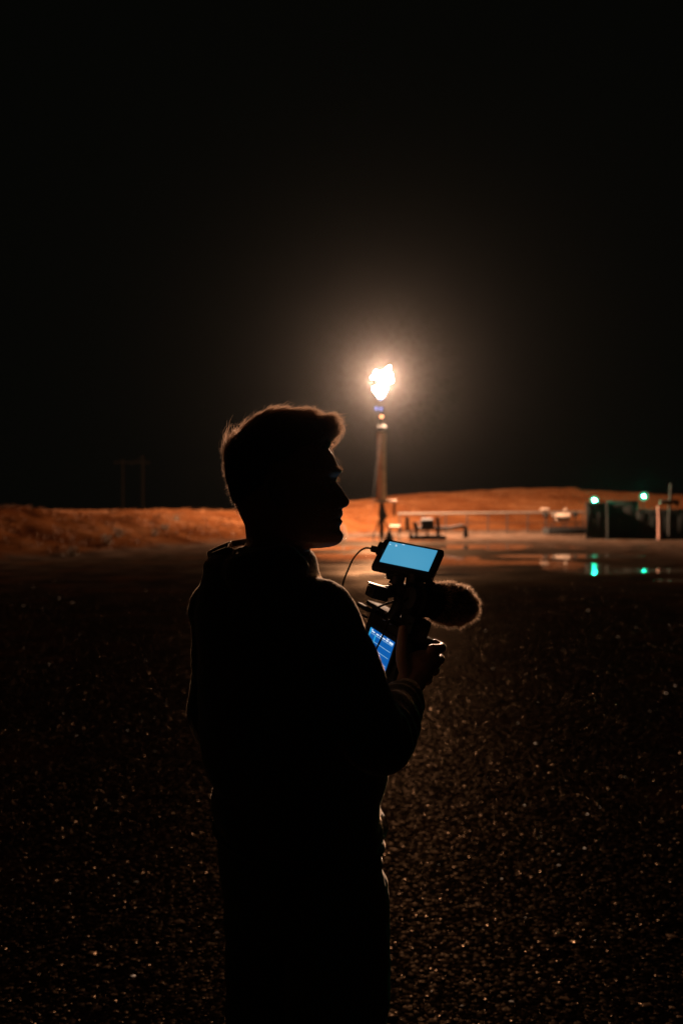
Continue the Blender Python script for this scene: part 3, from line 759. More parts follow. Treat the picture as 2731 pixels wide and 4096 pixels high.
def head_ring(py, n=84):
    xf, xb, xF, w = interp(py, BASEF), interp(py, BACK), interp(py, FRONT), interp(py, HALFW)
    c = (hx(xf) + hx(xb)) / 2; a = (hx(xf) - hx(xb)) / 2; p = (xF - xf) * PXM
    ring = []
    for k in range(n):
        t = 2 * math.pi * k / n
        e = 2 / 2.35
        ct, st = math.cos(t), math.sin(t)
        x = a * math.copysign(abs(ct) ** e, ct); y = w * math.copysign(abs(st) ** e, st)
        # narrower towards the face, fuller towards the back of the skull
        y *= 1 - .16 * max(ct, 0) * (1 if py > 1850 else .6)
        X = c + x
        if ct > 0:
            if py < 1905: sg = .030
            elif py < 2030: sg = np.interp(py, [1905, 1940, 1985, 2010, 2030], [.013, .009, .012, .0165, .016])
            elif py < 2110: sg = .022
            else: sg = .024
            X += p * math.exp(-(y / sg) ** 2)
            # eye sockets, cheekbones, mouth corners
            for s in (-1, 1):
                g = math.exp(-(((y - s * .033) / .014) ** 2 + ((py - 1938) / 26) ** 2)); X -= .011 * g
                g = math.exp(-(((y - s * .050) / .018) ** 2 + ((py - 2005) / 34) ** 2)); X += .006 * g
                g = math.exp(-(((y - s * .035) / .03) ** 2 + ((py - 1884) / 15) ** 2)); X += .004 * g
        ring.append((X, PD + y, hz_(py)))
    return ring

def hand(g, M, spec):
    """M maps hand-local metres to world; spec: wrist, palm ring points, finger chains"""
    for pts, rad, fl in spec:
        g.tube([M @ Vector(p) for p in smooth_path(pts, 3)], np.interp(np.linspace(0, 1, (len(pts) - 1) * 3 + 1), np.linspace(0, 1, len(rad)), rad), 12, fl, None, True)

# --- camera frame: X to the camera's right, Y forward along the lens, Z up
CW = Vector((.406, -.904, -.154)).normalized()
CU = Vector((.31, -.02, .95)); CU = (CU - CW * CU.dot(CW)).normalized()
CF = CU.cross(CW).normalized()
CO = P(1521, 2596, 1.685)
MC = Matrix(((CW.x, CF.x, CU.x, CO.x), (CW.y, CF.y, CU.y, CO.y), (CW.z, CF.z, CU.z, CO.z), (0, 0, 0, 1)))

S_R = P(1275, 2460, 1.40); E_R = P(1500, 2950, 1.36); W_R = MC @ Vector((.120, .018, -.048))
S_L = P(892, 2440, 1.60); E_L = P(895, 2905, 1.66); W_L = MC @ Vector((-.150, -.02, -.06))

def body():
    g = G()
    ys = [1681, 1683, 1686, 1692, 1700, 1712] + list(range(1725, 1880, 10)) + list(range(1880, 2020, 4)) + list(range(2020, 2112, 2)) + list(range(2112, 2188, 4)) + [2188, 2190, 2192]
    g.loft([head_ring(y) for y in ys])
    # neck
    nk = []
    for y, xb, xf, w in ((2040, 958, 1200, .055), (2100, 980, 1215, .056), (2150, 985, 1228, .057), (2195, 985, 1240, .06), (2230, 975, 1242, .066), (2300, 950, 1270, .085), (2380, 930, 1290, .10)):
        c = (hx(xf) + hx(xb)) / 2; a = (hx(xf) - hx(xb)) / 2
        nk.append([(c + a * math.cos(t), PD + w * math.sin(t), hz_(y)) for t in np.linspace(0, 2 * math.pi, 40, endpoint=False)])
    g.loft(nk)
    # ears
    for s in (-1, 1):
        c = Vector((hx(1120), PD + s * .074, hz_(1975)))
        ring = []
        for u in np.linspace(0, 2 * math.pi, 19):
            ring.append(c + Vector((.017 * math.cos(u) - .006 * math.sin(u), s * (.010 - .010 * math.cos(u)), .031 * math.sin(u) + .002)))
        g.tube(ring, .0042, 8)
        g.sphere(c + Vector((.004, s * .004, -.004)), 1, 12, 8, sc=(.015, .006, .026))
    # eyelids
    for s in (-1, 1):
        e = Vector((hx(1302), PD + s * .032, hz_(1945)))
        g.sphere(e + Vector((-.0012, 0, .0042)), .0128, 16, 10)
        g.sphere(e + Vector((-.0022, 0, -.0060)), .0122, 16, 10)
    # trunk and limbs under the clothes
    C = Vector((PX, PD, 0))
    def ell(z, a, b, off=0): 
        return [C + Fd * (off + b * math.sin(t)) + Wd * (a * math.cos(t)) + Vector((0, 0, z)) for t in np.linspace(0, 2 * math.pi, 28, endpoint=False)]
    g.loft([ell(.86, .10, .07, .045), ell(.92, .13, .08, .045), ell(1.05, .12, .08, .02), ell(1.2, .14, .09), ell(1.36, .15, .095), ell(1.45, .14, .085), ell(1.50, .08, .06)])
    C = Vector((-.07, PD, 0))
    for s in (-1, 1):
        h = C + Wd * s * .087
        g.tube([h + Vector((0, 0, .9)), h + Fd * .01 + Vector((0, 0, .5)), h - Fd * .01 + Vector((0, 0, .12)), h - Fd * .02 + Vector((0, 0, .07))], [.07, .055, .04, .04], 14)
        g.tube([h - Fd * .03 + Vector((0, 0, .05)), h + Fd * .14 + Vector((0, 0, .04))], [.035, .03], 12, round_ends=True)
    C = Vector((PX, PD, 0))
    g.tube([C + Vector((0, 0, 1.44)) + Wd * .1, S_R, E_R, W_R], [.05, .048, .038, .027], 14, round_ends=True)
    g.tube([C + Vector((0, 0, 1.44)) - Wd * .1, S_L, E_L, W_L], [.05, .048, .038, .027], 14, round_ends=True)
    # right hand round the grip, thumb lying up the back of the camera
    hand(g, MC, [
        ([(.120, .018, -.052), (.118, .020, -.02), (.113, .034, .008), (.112, .05, .022)], [.026, .030, .034, .024], .62),
        ([(.114, .012, -.018), (.108, -.010, .012), (.099, -.017, .042), (.090, -.019, .066)], [.017, .0135, .011, .0092], 1),
        ([(.114, .046, .045), (.106, .070, .050), (.088, .083, .052), (.066, .080, .052)], [.0115, .0098, .0088, .0078], 1),
        ([(.115, .046, .022), (.108, .074, .026), (.088, .088, .028), (.062, .084, .028)], [.0118, .010, .009, .008], 1),
        ([(.115, .044, 0), (.107, .072, .002), (.088, .085, .004), (.064, .081, .004)], [.0115, .0096, .0088, .0078], 1),
        ([(.114, .040, -.02), (.105, .065, -.021), (.089, .077, -.02), (.070, .074, -.02)], [.0105, .0085, .0076, .0068], 1)])
    # left hand under the far side of the body
    hand(g, MC, [
        ([(-.150, -.02, -.06), (-.135, .005, -.062), (-.112, .028, -.064), (-.10, .04, -.064)], [.025, .030, .034, .024], .62),
        ([(-.137, .0, -.055), (-.128, .02, -.03), (-.118, .036, -.005), (-.113, .042, .018)], [.016, .0135, .011, .0092], 1),
        ([(-.10, .055, -.064), (-.07, .06, -.066), (-.045, .058, -.064), (-.025, .055, -.06)], [.0115, .0098, .0088, .0078], 1),
        ([(-.095, .038, -.066), (-.062, .04, -.068), (-.036, .038, -.066), (-.012, .034, -.06)], [.0118, .010, .009, .008], 1),
        ([(-.10, .02, -.066), (-.07, .018, -.068), (-.045, .016, -.066), (-.024, .013, -.06)], [.0115, .0096, .0088, .0078], 1),
        ([(-.108, .002, -.066), (-.083, -.002, -.068), (-.062, -.005, -.066), (-.045, -.007, -.06)], [.0105, .0085, .0076, .0068], 1)])
    me = remesh(g, .0023, 1); me.materials.append(M_SKIN)
    return link('body', me, person)
body_o = body()

M_EYE = mat('eye_white', (.22, .19, .17), .35)
M_IRIS = mat('iris', (.06, .035, .02), .2)
for s in (-1, 1):
    c = Vector((hx(1302), PD + s * .032, hz_(1945)))
    e = G().sphere(c, .0118, 16, 10).build('eye', M_EYE, person)
    G().sphere(c + Vector((.0068, s * .002, -.001)), .0058, 12, 8).build('iris', M_IRIS, e)

# --- hair
def hair_material(name, c, tr):
    m = bpy.data.materials.new(name); m.use_nodes = True
    nt = m.node_tree; b = nt.nodes['Principled BSDF']; b.inputs['Base Color'].default_value = (*c, 1); b.inputs['Roughness'].default_value = .38
    o = nt.nodes['Material Output']; t = nt.nodes.new('ShaderNodeBsdfTranslucent'); t.inputs['Color'].default_value = (*tr, 1)
    mx = nt.nodes.new('ShaderNodeMixShader'); mx.inputs[0].default_value = .5
    nt.links.new(b.outputs[0], mx.inputs[1]); nt.links.new(t.outputs[0], mx.inputs[2]); nt.links.new(mx.outputs[0], o.inputs[0])
    return m
M_HAIR = hair_material('brown_hair', (.07, .035, .02), (.86, .60, .44))
M_CAP = mat('hair_undercoat', (.02, .012, .008), .8, spec=.2)
HC = (1130, 1900)
HOUT = [(1318, 1800), (1345, 1774), (1358, 1743), (1359, 1716), (1350, 1690), (1325, 1677), (1290, 1674), (1263, 1657), (1233, 1649), (1194, 1650), (1168, 1643), (1137, 1641), (1099, 1645), (1053, 1658), (1018, 1678), (984, 1699), (950, 1721), (925, 1746), (908, 1775), (900, 1813), (902, 1840), (901, 1871), (908, 1917), (922, 1963), (941, 2020), (958, 2062)]
HSK = [(1318, 1800), (1300, 1760), (1270, 1725), (1230, 1700), (1180, 1685), (1130, 1680), (1080, 1687), (1030, 1705), (985, 1732), (950, 1765), (925, 1800), (912, 1840), (908, 1871), (913, 1917), (927, 1963), (945, 2020), (962, 2062)]
def polar(pts):
    q = sorted((math.atan2(-(y - HC[1]), x - HC[0]) % (2 * math.pi), math.hypot(x - HC[0], y - HC[1]) * PXM) for x, y in pts)
    return [a for a, _ in q], [r for _, r in q]
PO, PS = polar(HOUT), polar(HSK)
def r_out(f): return float(np.interp(f, *PO))
def r_sk(f): return float(np.interp(f, *PS))
C0 = Vector((hx(HC[0]), PD, hz_(HC[1])))
def hair_pt(f, psi, lev):
    """f: angle in the profile plane, psi: sideways angle, lev: 0 scalp .. 1 outer silhouette"""
    side = 1 - min(1, max(0, (abs(psi) - .55) / .5))       # long on top, cropped at the sides
    ro, rs = r_out(f), r_sk(f)
    thick = (ro - rs) * (side if f < 2.4 else max(side, .55)) + .006
    r = rs + thick * lev - .001
    if lev > .3: r += (lev - .3) * side * .0075 * (noise.noise(Vector((f * 6.5, psi * 4.0, 1.7))) + .6 * noise.noise(Vector((f * 15, psi * 9, 5.1))))
    w = .0825 + (.010 if abs(psi) < .9 else .006) * lev
    low = max(0, (f - 3.3)) * .012
    return C0 + Vector((r * math.cos(psi) ** .62 * math.cos(f), (w - low) * math.sin(psi), r * math.cos(psi) ** .62 * math.sin(f)))
def hair():
    # undercoat cap
    g = G(); rings = []
    ps = np.linspace(-1.5, 1.5, 40); vs = []; fc = []
    for i in range(46):
        for j, p in enumerate(ps):
            f0 = .50 + .55 * max(0, abs(p) - .45); f = f0 + (3.75 - f0) * i / 45
            vs.append(hair_pt(f, p, (.30 if f < 1.25 else .48) if 1 < i < 44 else (.3 if i in (1, 44) else -.1)))
    fc = [(i * 40 + j, i * 40 + j + 1, i * 40 + j + 41, i * 40 + j + 40) for i in range(45) for j in range(39)]
    g.add(vs, fc)
    cap = g.build('hair', M_CAP, person)
    g = G()
    def strand(f, psi, df, dpsi, lev, rad, n=5, curl=0.):
        pts = []
        for k in range(n):
            s = k / (n - 1)
            pts.append(hair_pt(f + df * s ** 1.3 + curl * math.sin(3.1 * s), psi + dpsi * s, .2 + (lev - .2) * s ** .65))
        rr = [rad * (1 - .8 * (k / (n - 1)) ** 1.5) for k in range(n)]
        g.ribbon(pts, rr)
    for k in range(7000):      # long top, swept forward into the quiff
        f = random.uniform(.60, 2.35); psi = random.gauss(0, .42)
        if abs(psi) > 1.0: continue
        clump = noise.noise(Vector((f * 7, psi * 6, 0)))
        lev = .90 + .40 * clump + random.gauss(0, .07)
        df = -random.uniform(.12, .5) * (1 if f > 1.0 else .35) + .12 * clump
        if f < .95: df = random.uniform(-.06, .2)
        strand(f, psi, df, random.gauss(0, .08) + .1 * clump, lev, random.uniform(.00016, .00034), 6, .03 * clump)
    for k in range(95):        # locks that break up the outline
        f0 = random.uniform(.62, 2.25) if k > 35 else random.uniform(.60, 1.15); p0 = random.gauss(0, .4); L0 = random.uniform(.9, 1.3); d0 = -random.uniform(.1, .45) if f0 > 1.0 else random.uniform(-.12, .25); c0 = random.gauss(0, .05)
        if abs(p0) > .95: continue
        for q in range(30):
            strand(f0 + random.gauss(0, .018), p0 + random.gauss(0, .025), d0 + random.gauss(0, .03), random.gauss(0, .02), L0 + random.gauss(0, .05), random.uniform(.0002, .00038), 6, c0)
    for k in range(1700):      # crown tuft standing up at the back
        f = random.gauss(2.72, .2); psi = random.gauss(0, .34)
        lev = random.uniform(.6, 1.15) + .35 * max(0, noise.noise(Vector((f * 11, psi * 9, 3))))
        strand(f, psi, random.uniform(-.17, -.01), random.gauss(0, .06), lev, random.uniform(.00016, .0003), 5)
    for k in range(34):        # the few tall spikes
        f = random.gauss(2.70, .11); psi = random.gauss(0, .2)
        strand(f, psi, random.uniform(-.42, -.2), random.gauss(0, .05), random.uniform(1.2, 1.9), .00028, 6)
    for k in range(160):        # flyaways
        f = random.uniform(.5, 2.5); psi = random.gauss(0, .3)
        strand(f, psi, random.gauss(-.12, .12), random.gauss(0, .1), random.uniform(1.1, 1.5), .00022, 6)
    for k in range(3800):      # cropped back and sides
        f = random.uniform(1.0, 3.9); psi = random.choice((-1, 1)) * random.uniform(.6, 1.5) if f < 2.5 or random.random() < .6 else random.uniform(-.8, .8)
        strand(f, psi, random.uniform(-.01, .05), random.gauss(0, .02), random.uniform(.7, 1.25), .00022, 3)
    s = g.build('strands', M_HAIR, cap, smooth=True); s['kind'] = 'stuff'
    # eyebrows, lashes, stubble
    g = G()
    def bristle(p, d, L, r=.0002):
        d = Vector(d).normalized(); g.ribbon([p, p + d * L * .6 + Vector((0, 0, -.0004)), p + d * L], [r, r * .8, r * .3])
    for s in (-1, 1):
        for k in range(150):
            u = random.random(); y = s * (.006 + .042 * u)
            p = Vector((hx(1364) - .004 - .014 * u ** 2, PD + y, hz_(1884 - 6 * math.sin(u * 2.6) + random.uniform(-6, 6))))
            bristle(p, (.8, s * .9 * u, .35 + random.gauss(0, .2)), random.uniform(.006, .010))
        for k in range(26):
            u = random.random()
            bristle(Vector((hx(1326) - .004 * u, PD + s * (.022 + .02 * u), hz_(1940))), (1, s * .3, random.uniform(-.2, .35)), random.uniform(.007, .011))
    for k in range(16):
        bristle(Vector((hx(1345), PD + random.uniform(-.006, .004), hz_(random.uniform(1908, 1928)))), (1, 0, random.uniform(-.3, .6)), random.uniform(.005, .011), .00016)
    bristle(Vector((hx(1341), PD, hz_(1822))), (1, 0, -1.0), .022, .0002)
    e = g.build('eyebrows', hair_material('brow_hair', (.03, .018, .01), (.25, .15, .09)), person); e['kind'] = 'stuff'
    g = G()
    rs = random.Random(5)
    for k in range(1500):
        y = rs.uniform(2040, 2190); rg = head_ring(y, 84); i = rs.randint(-22, 22); p = Vector(rg[i % 84]); q = Vector(rg[(i + 1) % 84]); t = (q - p).normalized(); p = p.lerp(q, rs.random()); nrm = Vector((t.y, -t.x, -.25))
        if nrm.dot(p - C0) < 0: nrm.negate()
        nrm = nrm.normalized(); 
        if 2060 < y < 2092 and abs(i) < 6: continue
        g.ribbon([p - nrm * .0008, p + nrm * rs.uniform(.0012, .0028)], [.00016, .00006])
    e = g.build('stubble', M_HAIR, person); e['kind'] = 'stuff'
hair()

# --- jacket
LEFT = [(2205, 905), (2225, 850), (2258, 806), (2300, 792), (2349, 768), (2406, 758), (2483, 753), (2578, 755), (2674, 758), (2802, 768), (2897, 780), (3006, 796), (3089, 815), (3150, 834), (3172, 846), (3195, 834), (3240, 823), (3300, 832), (3345, 842)]
RIGHT = [(2205, 1245), (2225, 1262), (2258, 1275), (2300, 1290), (2349, 1345), (2406, 1385), (2483, 1415), (2578, 1435), (2674, 1450), (2802, 1478), (2897, 1500), (3006, 1530), (3089, 1541), (3150, 1530), (3172, 1522), (3195, 1519), (3240, 1519), (3300, 1536), (3345, 1522)]
def jacket():
    g = G(); rings = []
    for y in [2205, 2225, 2258, 2280, 2300, 2325, 2349, 2375, 2406, 2445, 2483, 2530, 2578, 2625, 2674, 2740, 2802, 2850, 2897, 2950, 3006, 3050, 3089, 3130, 3172, 3195, 3220, 3240, 3270, 3300, 3330, 3345]:
        xl, xr = hx(interp(y, LEFT)), hx(interp(y, RIGHT))
        a, b = interp(y, [(2205, .07), (2258, .15), (2320, .19), (2420, .215), (2700, .21), (3100, .195), (3345, .20)]), interp(y, [(2205, .07), (2258, .10), (2320, .115), (2500, .14), (2900, .145), (3345, .14)])
        pts = []
        for t in np.linspace(0, 2 * math.pi, 72, endpoint=False):
            e = .86
            u = math.copysign(abs(math.cos(t)) ** e, math.cos(t)) * a; v = math.copysign(abs(math.sin(t)) ** e, math.sin(t)) * b
            pts.append(Wd * u + Fd * v)
        mn = min(p.x for p in pts); mxx = max(p.x for p in pts)
        ring = [(xl + (p.x - mn) / (mxx - mn) * (xr - xl), PD + .01 + p.y, hz_(y)) for p in pts]
        rings.append(ring)
    g.loft(rings)
    def sleeve(S, E, W, r, folds, ph):
        n = 60; path = smooth_path([S + (S - E).normalized() * -.0, S.lerp(E, .5) + Vector((0, 0, .0)), E, E.lerp(W, .55) + Vector((0, 0, -.004)), W], n // 4)
        m = len(path); rad = []
        for i in range(m):
            s = i / (m - 1)
            q = interp(s, r)
            if s > .42: q *= 1 + folds * math.sin(s * 62 + ph + 1.3 * math.sin(s * 21)) * min(1, (s - .42) * 8)
            else: q *= 1 + .25 * folds * math.sin(s * 30 + ph)
            rad.append(q)
        g.tube(path, rad, 24, 1.0, None, True)
    sleeve(S_R, E_R, W_R + (E_R - W_R).normalized() * .02, [(0, .066), (.2, .063), (.5, .060), (.62, .057), (.8, .051), (.92, .044), (.97, .040), (1, .034)], .075, .4)
    sleeve(S_L, E_L, W_L + (E_L - W_L).normalized() * .02, [(0, .069), (.25, .065), (.5, .060), (.62, .057), (.8, .050), (.92, .043), (.97, .039), (1, .034)], .07, 1.7)
    # chest towards the camera rig and yoke over the near shoulder
    g.tube([P(1190, 2395, 1.46), P(1235, 2432, 1.42), S_R + Vector((.004, 0, -.02))], [.05, .060, .066], 20, 1, None, True)
    g.tube([P(985, 2300, 1.54), P(925, 2375, 1.58), S_L], [.060, .064, .068], 20, 1, None, True)
    # collar band standing round the neck
    me = remesh(g, .0055, 3)
    # cloth folds
    n = len(me.vertices); co = np.empty(n * 3, np.float32); me.vertices.foreach_get('co', co); co = co.reshape(-1, 3)
    no = np.empty(n * 3, np.float32); me.vertices.foreach_get('normal', no); no = no.reshape(-1, 3)
    for i in range(n):
        x, y, z = co[i]
        f = .009 * noise.noise(Vector((x * 5 + z * 5, y * 5, z * 9 - x * 5))) + .0035 * noise.noise(Vector((x * 13 + z * 9, y * 13, z * 24 - x * 8))) + .0008 * noise.noise(Vector((x * 45, y * 45, z * 45)))
        hem = math.exp(-((z - hz_(3345)) / .05) ** 2)
        f += .006 * hem * noise.noise(Vector((x * 22, y * 22, 2)))
        co[i] += no[i] * f
    me.vertices.foreach_set('co', co.ravel()); me.update()
    me.materials.append(M_JACKET)
    j = link('jacket', me, person)
    # hood lying bunched behind the neck, collar edge in front
    g = G()
    back = [P(1222, 2312, 1.40), P(1208, 2288, 1.41), P(1180, 2268, 1.395), P(1090, 2275, 1.40), P(1010, 2272, 1.44), P(958, 2272, 1.50), P(940, 2268, 1.57), P(985, 2225, 1.60), P(1100, 2235, 1.61), P(1200, 2265, 1.585), P(1248, 2292, 1.53)]
    path = smooth_path(back, 8); m = len(path)
    rad = [interp(i / (m - 1), [(0, .006), (.15, .017), (.35, .034), (.5, .036), (.62, .030), (.8, .020), (1, .008)]) * (1 + .03 * math.sin(i * .9)) for i in range(m)]
    g.tube(path, rad, 18, 1.1, None, True)
    lobe = [P(1130, 2260, 1.40), P(1040, 2300, 1.395), P(970, 2315, 1.45), P(900, 2285, 1.55), P(868, 2262, 1.60)]
    path = smooth_path(lobe, 6); m = len(path)
    g.tube(path, [interp(i / (m - 1), [(0, .036), (.4, .052), (.75, .036), (1, .018)]) for i in range(m)], 18, .8, None, True)
    me = remesh(g, .0042, 2)
    n = len(me.vertices)
    for v in me.vertices:
        p = v.co; v.co = p + v.normal * (.004 * noise.noise(Vector((p.x * 8, p.y * 8, p.z * 16))) + .0012 * noise.noise(p * 50))
    me.materials.append(M_JACKET)
    link('hood', me, j)
    # far rim of the hood standing up behind the near fold, and the crease joining them
    g = G()
    def sheet(top, drop, back, th=.0028):
        rg = []
        for p in smooth_path(top, 5):
            q = p + Vector((.006, back, -drop)); n_ = Vector((0, th, 0))
            rg.append([p - n_, p + Vector((0, 0, th)), p + n_, p.lerp(q, .5) + n_ * 1.5, q + n_, q - n_, p.lerp(q, .5) - n_ * .5])
        g.loft(rg)
    sheet([P(990, 2159, 1.555), P(945, 2166, 1.575), P(921, 2171, 1.58), P(895, 2181, 1.585), P(856, 2198, 1.59), P(830, 2213, 1.59)], .045, .012)
    sheet([P(925, 2169, 1.57), P(916, 2178, 1.545), P(911, 2192, 1.52), P(908, 2200, 1.51)], .02, .004)
    sheet([P(990, 2170, 1.50), P(975, 2192, 1.485), P(955, 2201, 1.475), P(935, 2200, 1.475), P(910, 2194, 1.48), P(880, 2203, 1.50), P(850, 2216, 1.53)], .04, -.004)
    he = g.build('hood_edge', M_JACKET, j)
    # standing collar flap at the throat
    g = G()
    fr = smooth_path([P(1241, 2229, 1.47), P(1249, 2250, 1.465), P(1257, 2274, 1.46), P(1277, 2312, 1.45)], 5)
    bk = smooth_path([P(1175, 2215, 1.43), P(1180, 2240, 1.42), P(1186, 2268, 1.41), P(1200, 2312, 1.40)], 5)
    rg = []
    for a, b in zip(fr, bk):
        u = (b - a); nn = Vector((u.y, -u.x, 0)).normalized() * .0035
        rg.append([a - nn, a.lerp(b, .5) - nn - Vector((0, .006, 0)), b - nn, b + nn, a.lerp(b, .5) + nn - Vector((0, .006, 0)), a + nn])
    g.loft(rg); g.build('collar', M_JACKET, j)
    # drawstring and hem band
    hemr = [Vector(p) for p in rings[-1]]
    hp = [Vector((p.x, p.y, hz_(3340))) for p in hemr] + [Vector((hemr[0].x, hemr[0].y, hz_(3340)))]
    g = G().tube([p + (p - Vector((PX, PD, p.z))).normalized() * .001 for p in hp], .0055, 8, 1.0)
    g.build('hem_band', M_JACKET, j)
    # lifted front hem, the light on it put into a paler cloth colour
    g = G()
    fl = [P(1526, 3248, 1.49), P(1538, 3278, 1.48), P(1546, 3312, 1.475), P(1543, 3330, 1.475)]
    rg = []
    for k, q in enumerate(smooth_path(fl, 4)):
        w = .010 * math.sin(.35 + 2.5 * k / 12)
        rg.append([q + Vector((-w * 1.3, -.03, 0)), q + Vector((w * .4, 0, 0)), q + Vector((-w * .8, .035, 0)), q + Vector((-w * 1.9, .0, 0))])
    g.loft(rg); g.build('lifted_hem', mat('lit_hem_cloth', (.30, .25, .19), .85, sheen=.4), j)
    return j
jacket_o = jacket()
def fuzz(o, n, ln, wd, m, zmin):
    me = o.data; me.calc_loop_triangles()
    nt_ = len(me.loop_triangles); tv = np.empty(nt_ * 3, np.int32); me.loop_triangles.foreach_get('vertices', tv); tv = tv.reshape(-1, 3)
    co = np.empty(len(me.vertices) * 3, np.float32); me.vertices.foreach_get('co', co); co = co.reshape(-1, 3)
    no = np.empty(len(me.vertices) * 3, np.float32); me.vertices.foreach_get('normal', no); no = no.reshape(-1, 3)
    ok = tv[co[tv[:, 0], 2] > zmin]; k = ok[RNG.integers(0, len(ok), n)]
    bc = RNG.dirichlet((1, 1, 1), n)
    p = (co[k] * bc[..., None]).sum(1); q = no[k].mean(1)
    d = q + RNG.normal(0, .55, (n, 3)); d /= np.linalg.norm(d, axis=1)[:, None]
    t = np.cross(d, RNG.normal(0, 1, (n, 3))); t /= np.linalg.norm(t, axis=1)[:, None]
    L = (RNG.uniform(.4, 1, n) * ln)[:, None]
    v = np.stack([p + t * wd - q * .0005, p - t * wd - q * .0005, p + d * L], 1).reshape(-1, 3)
    f = raw_mesh('fuzz', v, np.arange(n * 3).reshape(-1, 3), m); f['kind'] = 'stuff'; adopt(f, o)
M_FUZZ = hair_material('fleece_fibres', (.2, .17, .13), (.85, .7, .54))
M_DOWN = hair_material('fine_down', (.3, .2, .14), (.85, .62, .46))
fuzz(body_o, 70000, .0019, .00011, M_DOWN, 1.27)
fuzz(jacket_o, 260000, .0026, .00013, M_FUZZ, .9)
fuzz([c for c in jacket_o.children if c.name.startswith('hood_edge')][0], 9000, .0022, .00013, M_FUZZ, .5)
fuzz([c for c in jacket_o.children if c.name == 'hood'][0], 40000, .0026, .00013, M_FUZZ, .5)

# --- trousers
def trousers():
    g = G()
    TL = [(3280, 845), (3340, 852), (3421, 858), (3510, 860), (3670, 880), (3765, 897), (3957, 900), (4096, 903)]
    TR = [(3280, 1520), (3364, 1512), (3395, 1525), (3427, 1517), (3478, 1541), (3606, 1550), (3753, 1560), (3861, 1547), (3989, 1535), (4096, 1528)]
    C = Vector((PX, PD, 0)); hip = .062
    def zz(y): return hz_(y)
    # hips
    rings = []
    for y in (3250, 3300, 3360, 3395, 3427, 3478, 3540, 3606, 3680):
        xl, xr = hx(interp(y, TL)), hx(interp(y, TR)); pts = []
        for t in np.linspace(0, 2 * math.pi, 48, endpoint=False):
            pts.append(Wd * (.19 * math.cos(t)) + Fd * (.135 * math.sin(t)))
        mn = min(p.x for p in pts); mm = max(p.x for p in pts)
        rings.append([(xl + (p.x - mn) / (mm - mn) * (xr - xl), PD + .01 + p.y, zz(y)) for p in pts])
    g.loft(rings)
    cxl = (hx(880) + hx(1240)) / 2; cxr = (hx(1180) + hx(1550)) / 2
    HCN = Vector((-.07, PD, 0))
    def leg(sd):
        h = HCN + Wd * sd * .087; cx, cyy = h.x, h.y
        path = [(cx, cyy, zz(3560)), (cx, cyy, zz(3780)), (cx, cyy, zz(4096)), (cx, cyy - .005, .42), (cx - .01, cyy - .01, .2), (cx - .005, cyy - .01, .06)]
        p = smooth_path(path, 12); m = len(p)
        rad = [interp(i / (m - 1), [(0, .080), (.12, .095), (.25, .096), (.45, .090), (.65, .078), (.85, .074), (1, .072)]) * (1 + .03 * math.sin(i * .8) * (i / m)) for i in range(m)]
        g.tube(p, rad, 28, 1.05, None, True)
    leg(-1); leg(1)
    me = remesh(g, .007, 3)
    for v in me.vertices:
        p = v.co
        v.co = p + v.normal * (.005 * noise.noise(Vector((p.x * 10, p.y * 10, p.z * 17 + p.x * 8))) + .0025 * noise.noise(Vector((p.x * 34, p.y * 34, p.z * 40))))
    me.materials.append(M_TROUSER)
    link('trousers', me, person)
    for sd in (-1, 1):
        c = HCN + Wd * sd * .087; rg = []
        for s, w, h in ((-.09, .022, .05), (-.08, .036, .085), (-.03, .041, .10), (.04, .044, .085), (.10, .048, .062), (.16, .044, .05), (.19, .03, .038), (.198, .012, .03)):
            q = c + Fd * s
            rg.append([q + Wd * w * math.cos(t) + Vector((0, 0, .022 + max(0, (h - .02) * .5 * (1 + math.sin(t))))) for t in np.linspace(0, 2 * math.pi, 18, endpoint=False)])
        sh = G().loft(rg).build('shoe', M_SHOE, person)
        rg = []
        for s, w in ((-.096, .02), (-.085, .038), (-.03, .043), (.04, .046), (.10, .05), (.16, .047), (.195, .03), (.205, .012)):
            q = c + Fd * s
            rg.append([q + Wd * w + Vector((0, 0, .026)), q - Wd * w + Vector((0, 0, .026)), q - Wd * w + Vector((0, 0, .001)), q + Wd * w + Vector((0, 0, .001))])
        G().loft(rg).build('sole', M_SOLE, sh)
trousers()

# ================================================================== camera rig
M_CAMB = mat('black_camera_plastic', (.016, .016, .016), .5, spec=.3, bump=.15, bscale=500)
M_CAGE = mat('black_anodised_metal', (.012, .012, .012), .5, 0, spec=.25, bump=.05, bscale=400)
M_RUBBER = mat('black_rubber', (.012, .012, .012), .85, spec=.12, bump=.2, bscale=300)
M_GLASS = mat('lens_glass', (.01, .01, .012), .05, coat=1)
rig = thing('video_camera', 'black handheld cinema camera with a lit blue rear screen gripped in the right hand', 'camera', CO)
def B(name, c, s, m, bev=.003, parent=rig, M=MC): return G().box(c, s, M, bev).build(name, m, parent)
def Tb(name, pts, r, m, n=12, parent=rig, M=MC, re=False, flat=1.0):
    return G().tube([M @ Vector(p) for p in pts], r, n, flat, None, re).build(name, m, parent)
B('camera_body', (-.012, .040, .006), (.172, .072, .108), M_CAMB, .010)
B('grip', (.083, .042, -.002), (.034, .064, .094), M_RUBBER, .014)
B('screen_bezel', (0, -.0005, .001), (.124, .010, .080), M_CAMB, .004)
B('cage_top', (-.055, .040, .068), (.200, .044, .010), M_RUBBER, .003)
B('cage_side', (-.112, .040, .006), (.010, .050, .120), M_CAGE, .003)
B('cage_bottom', (-.02, .040, -.053), (.170, .055, .009), M_CAGE, .003)
B('side_plate', (-.145, .012, .056), (.052, .012, .010), M_GREY, .002)
for k in range(4): Tb('button', [(.045 + .012 * k, .030, .061), (.045 + .012 * k, .030, .065)], .004, M_CAMB, 10)
Tb('record_button', [(.083, .06, .044), (.083, .06, .051)], .0065, M_RUBBER, 12)
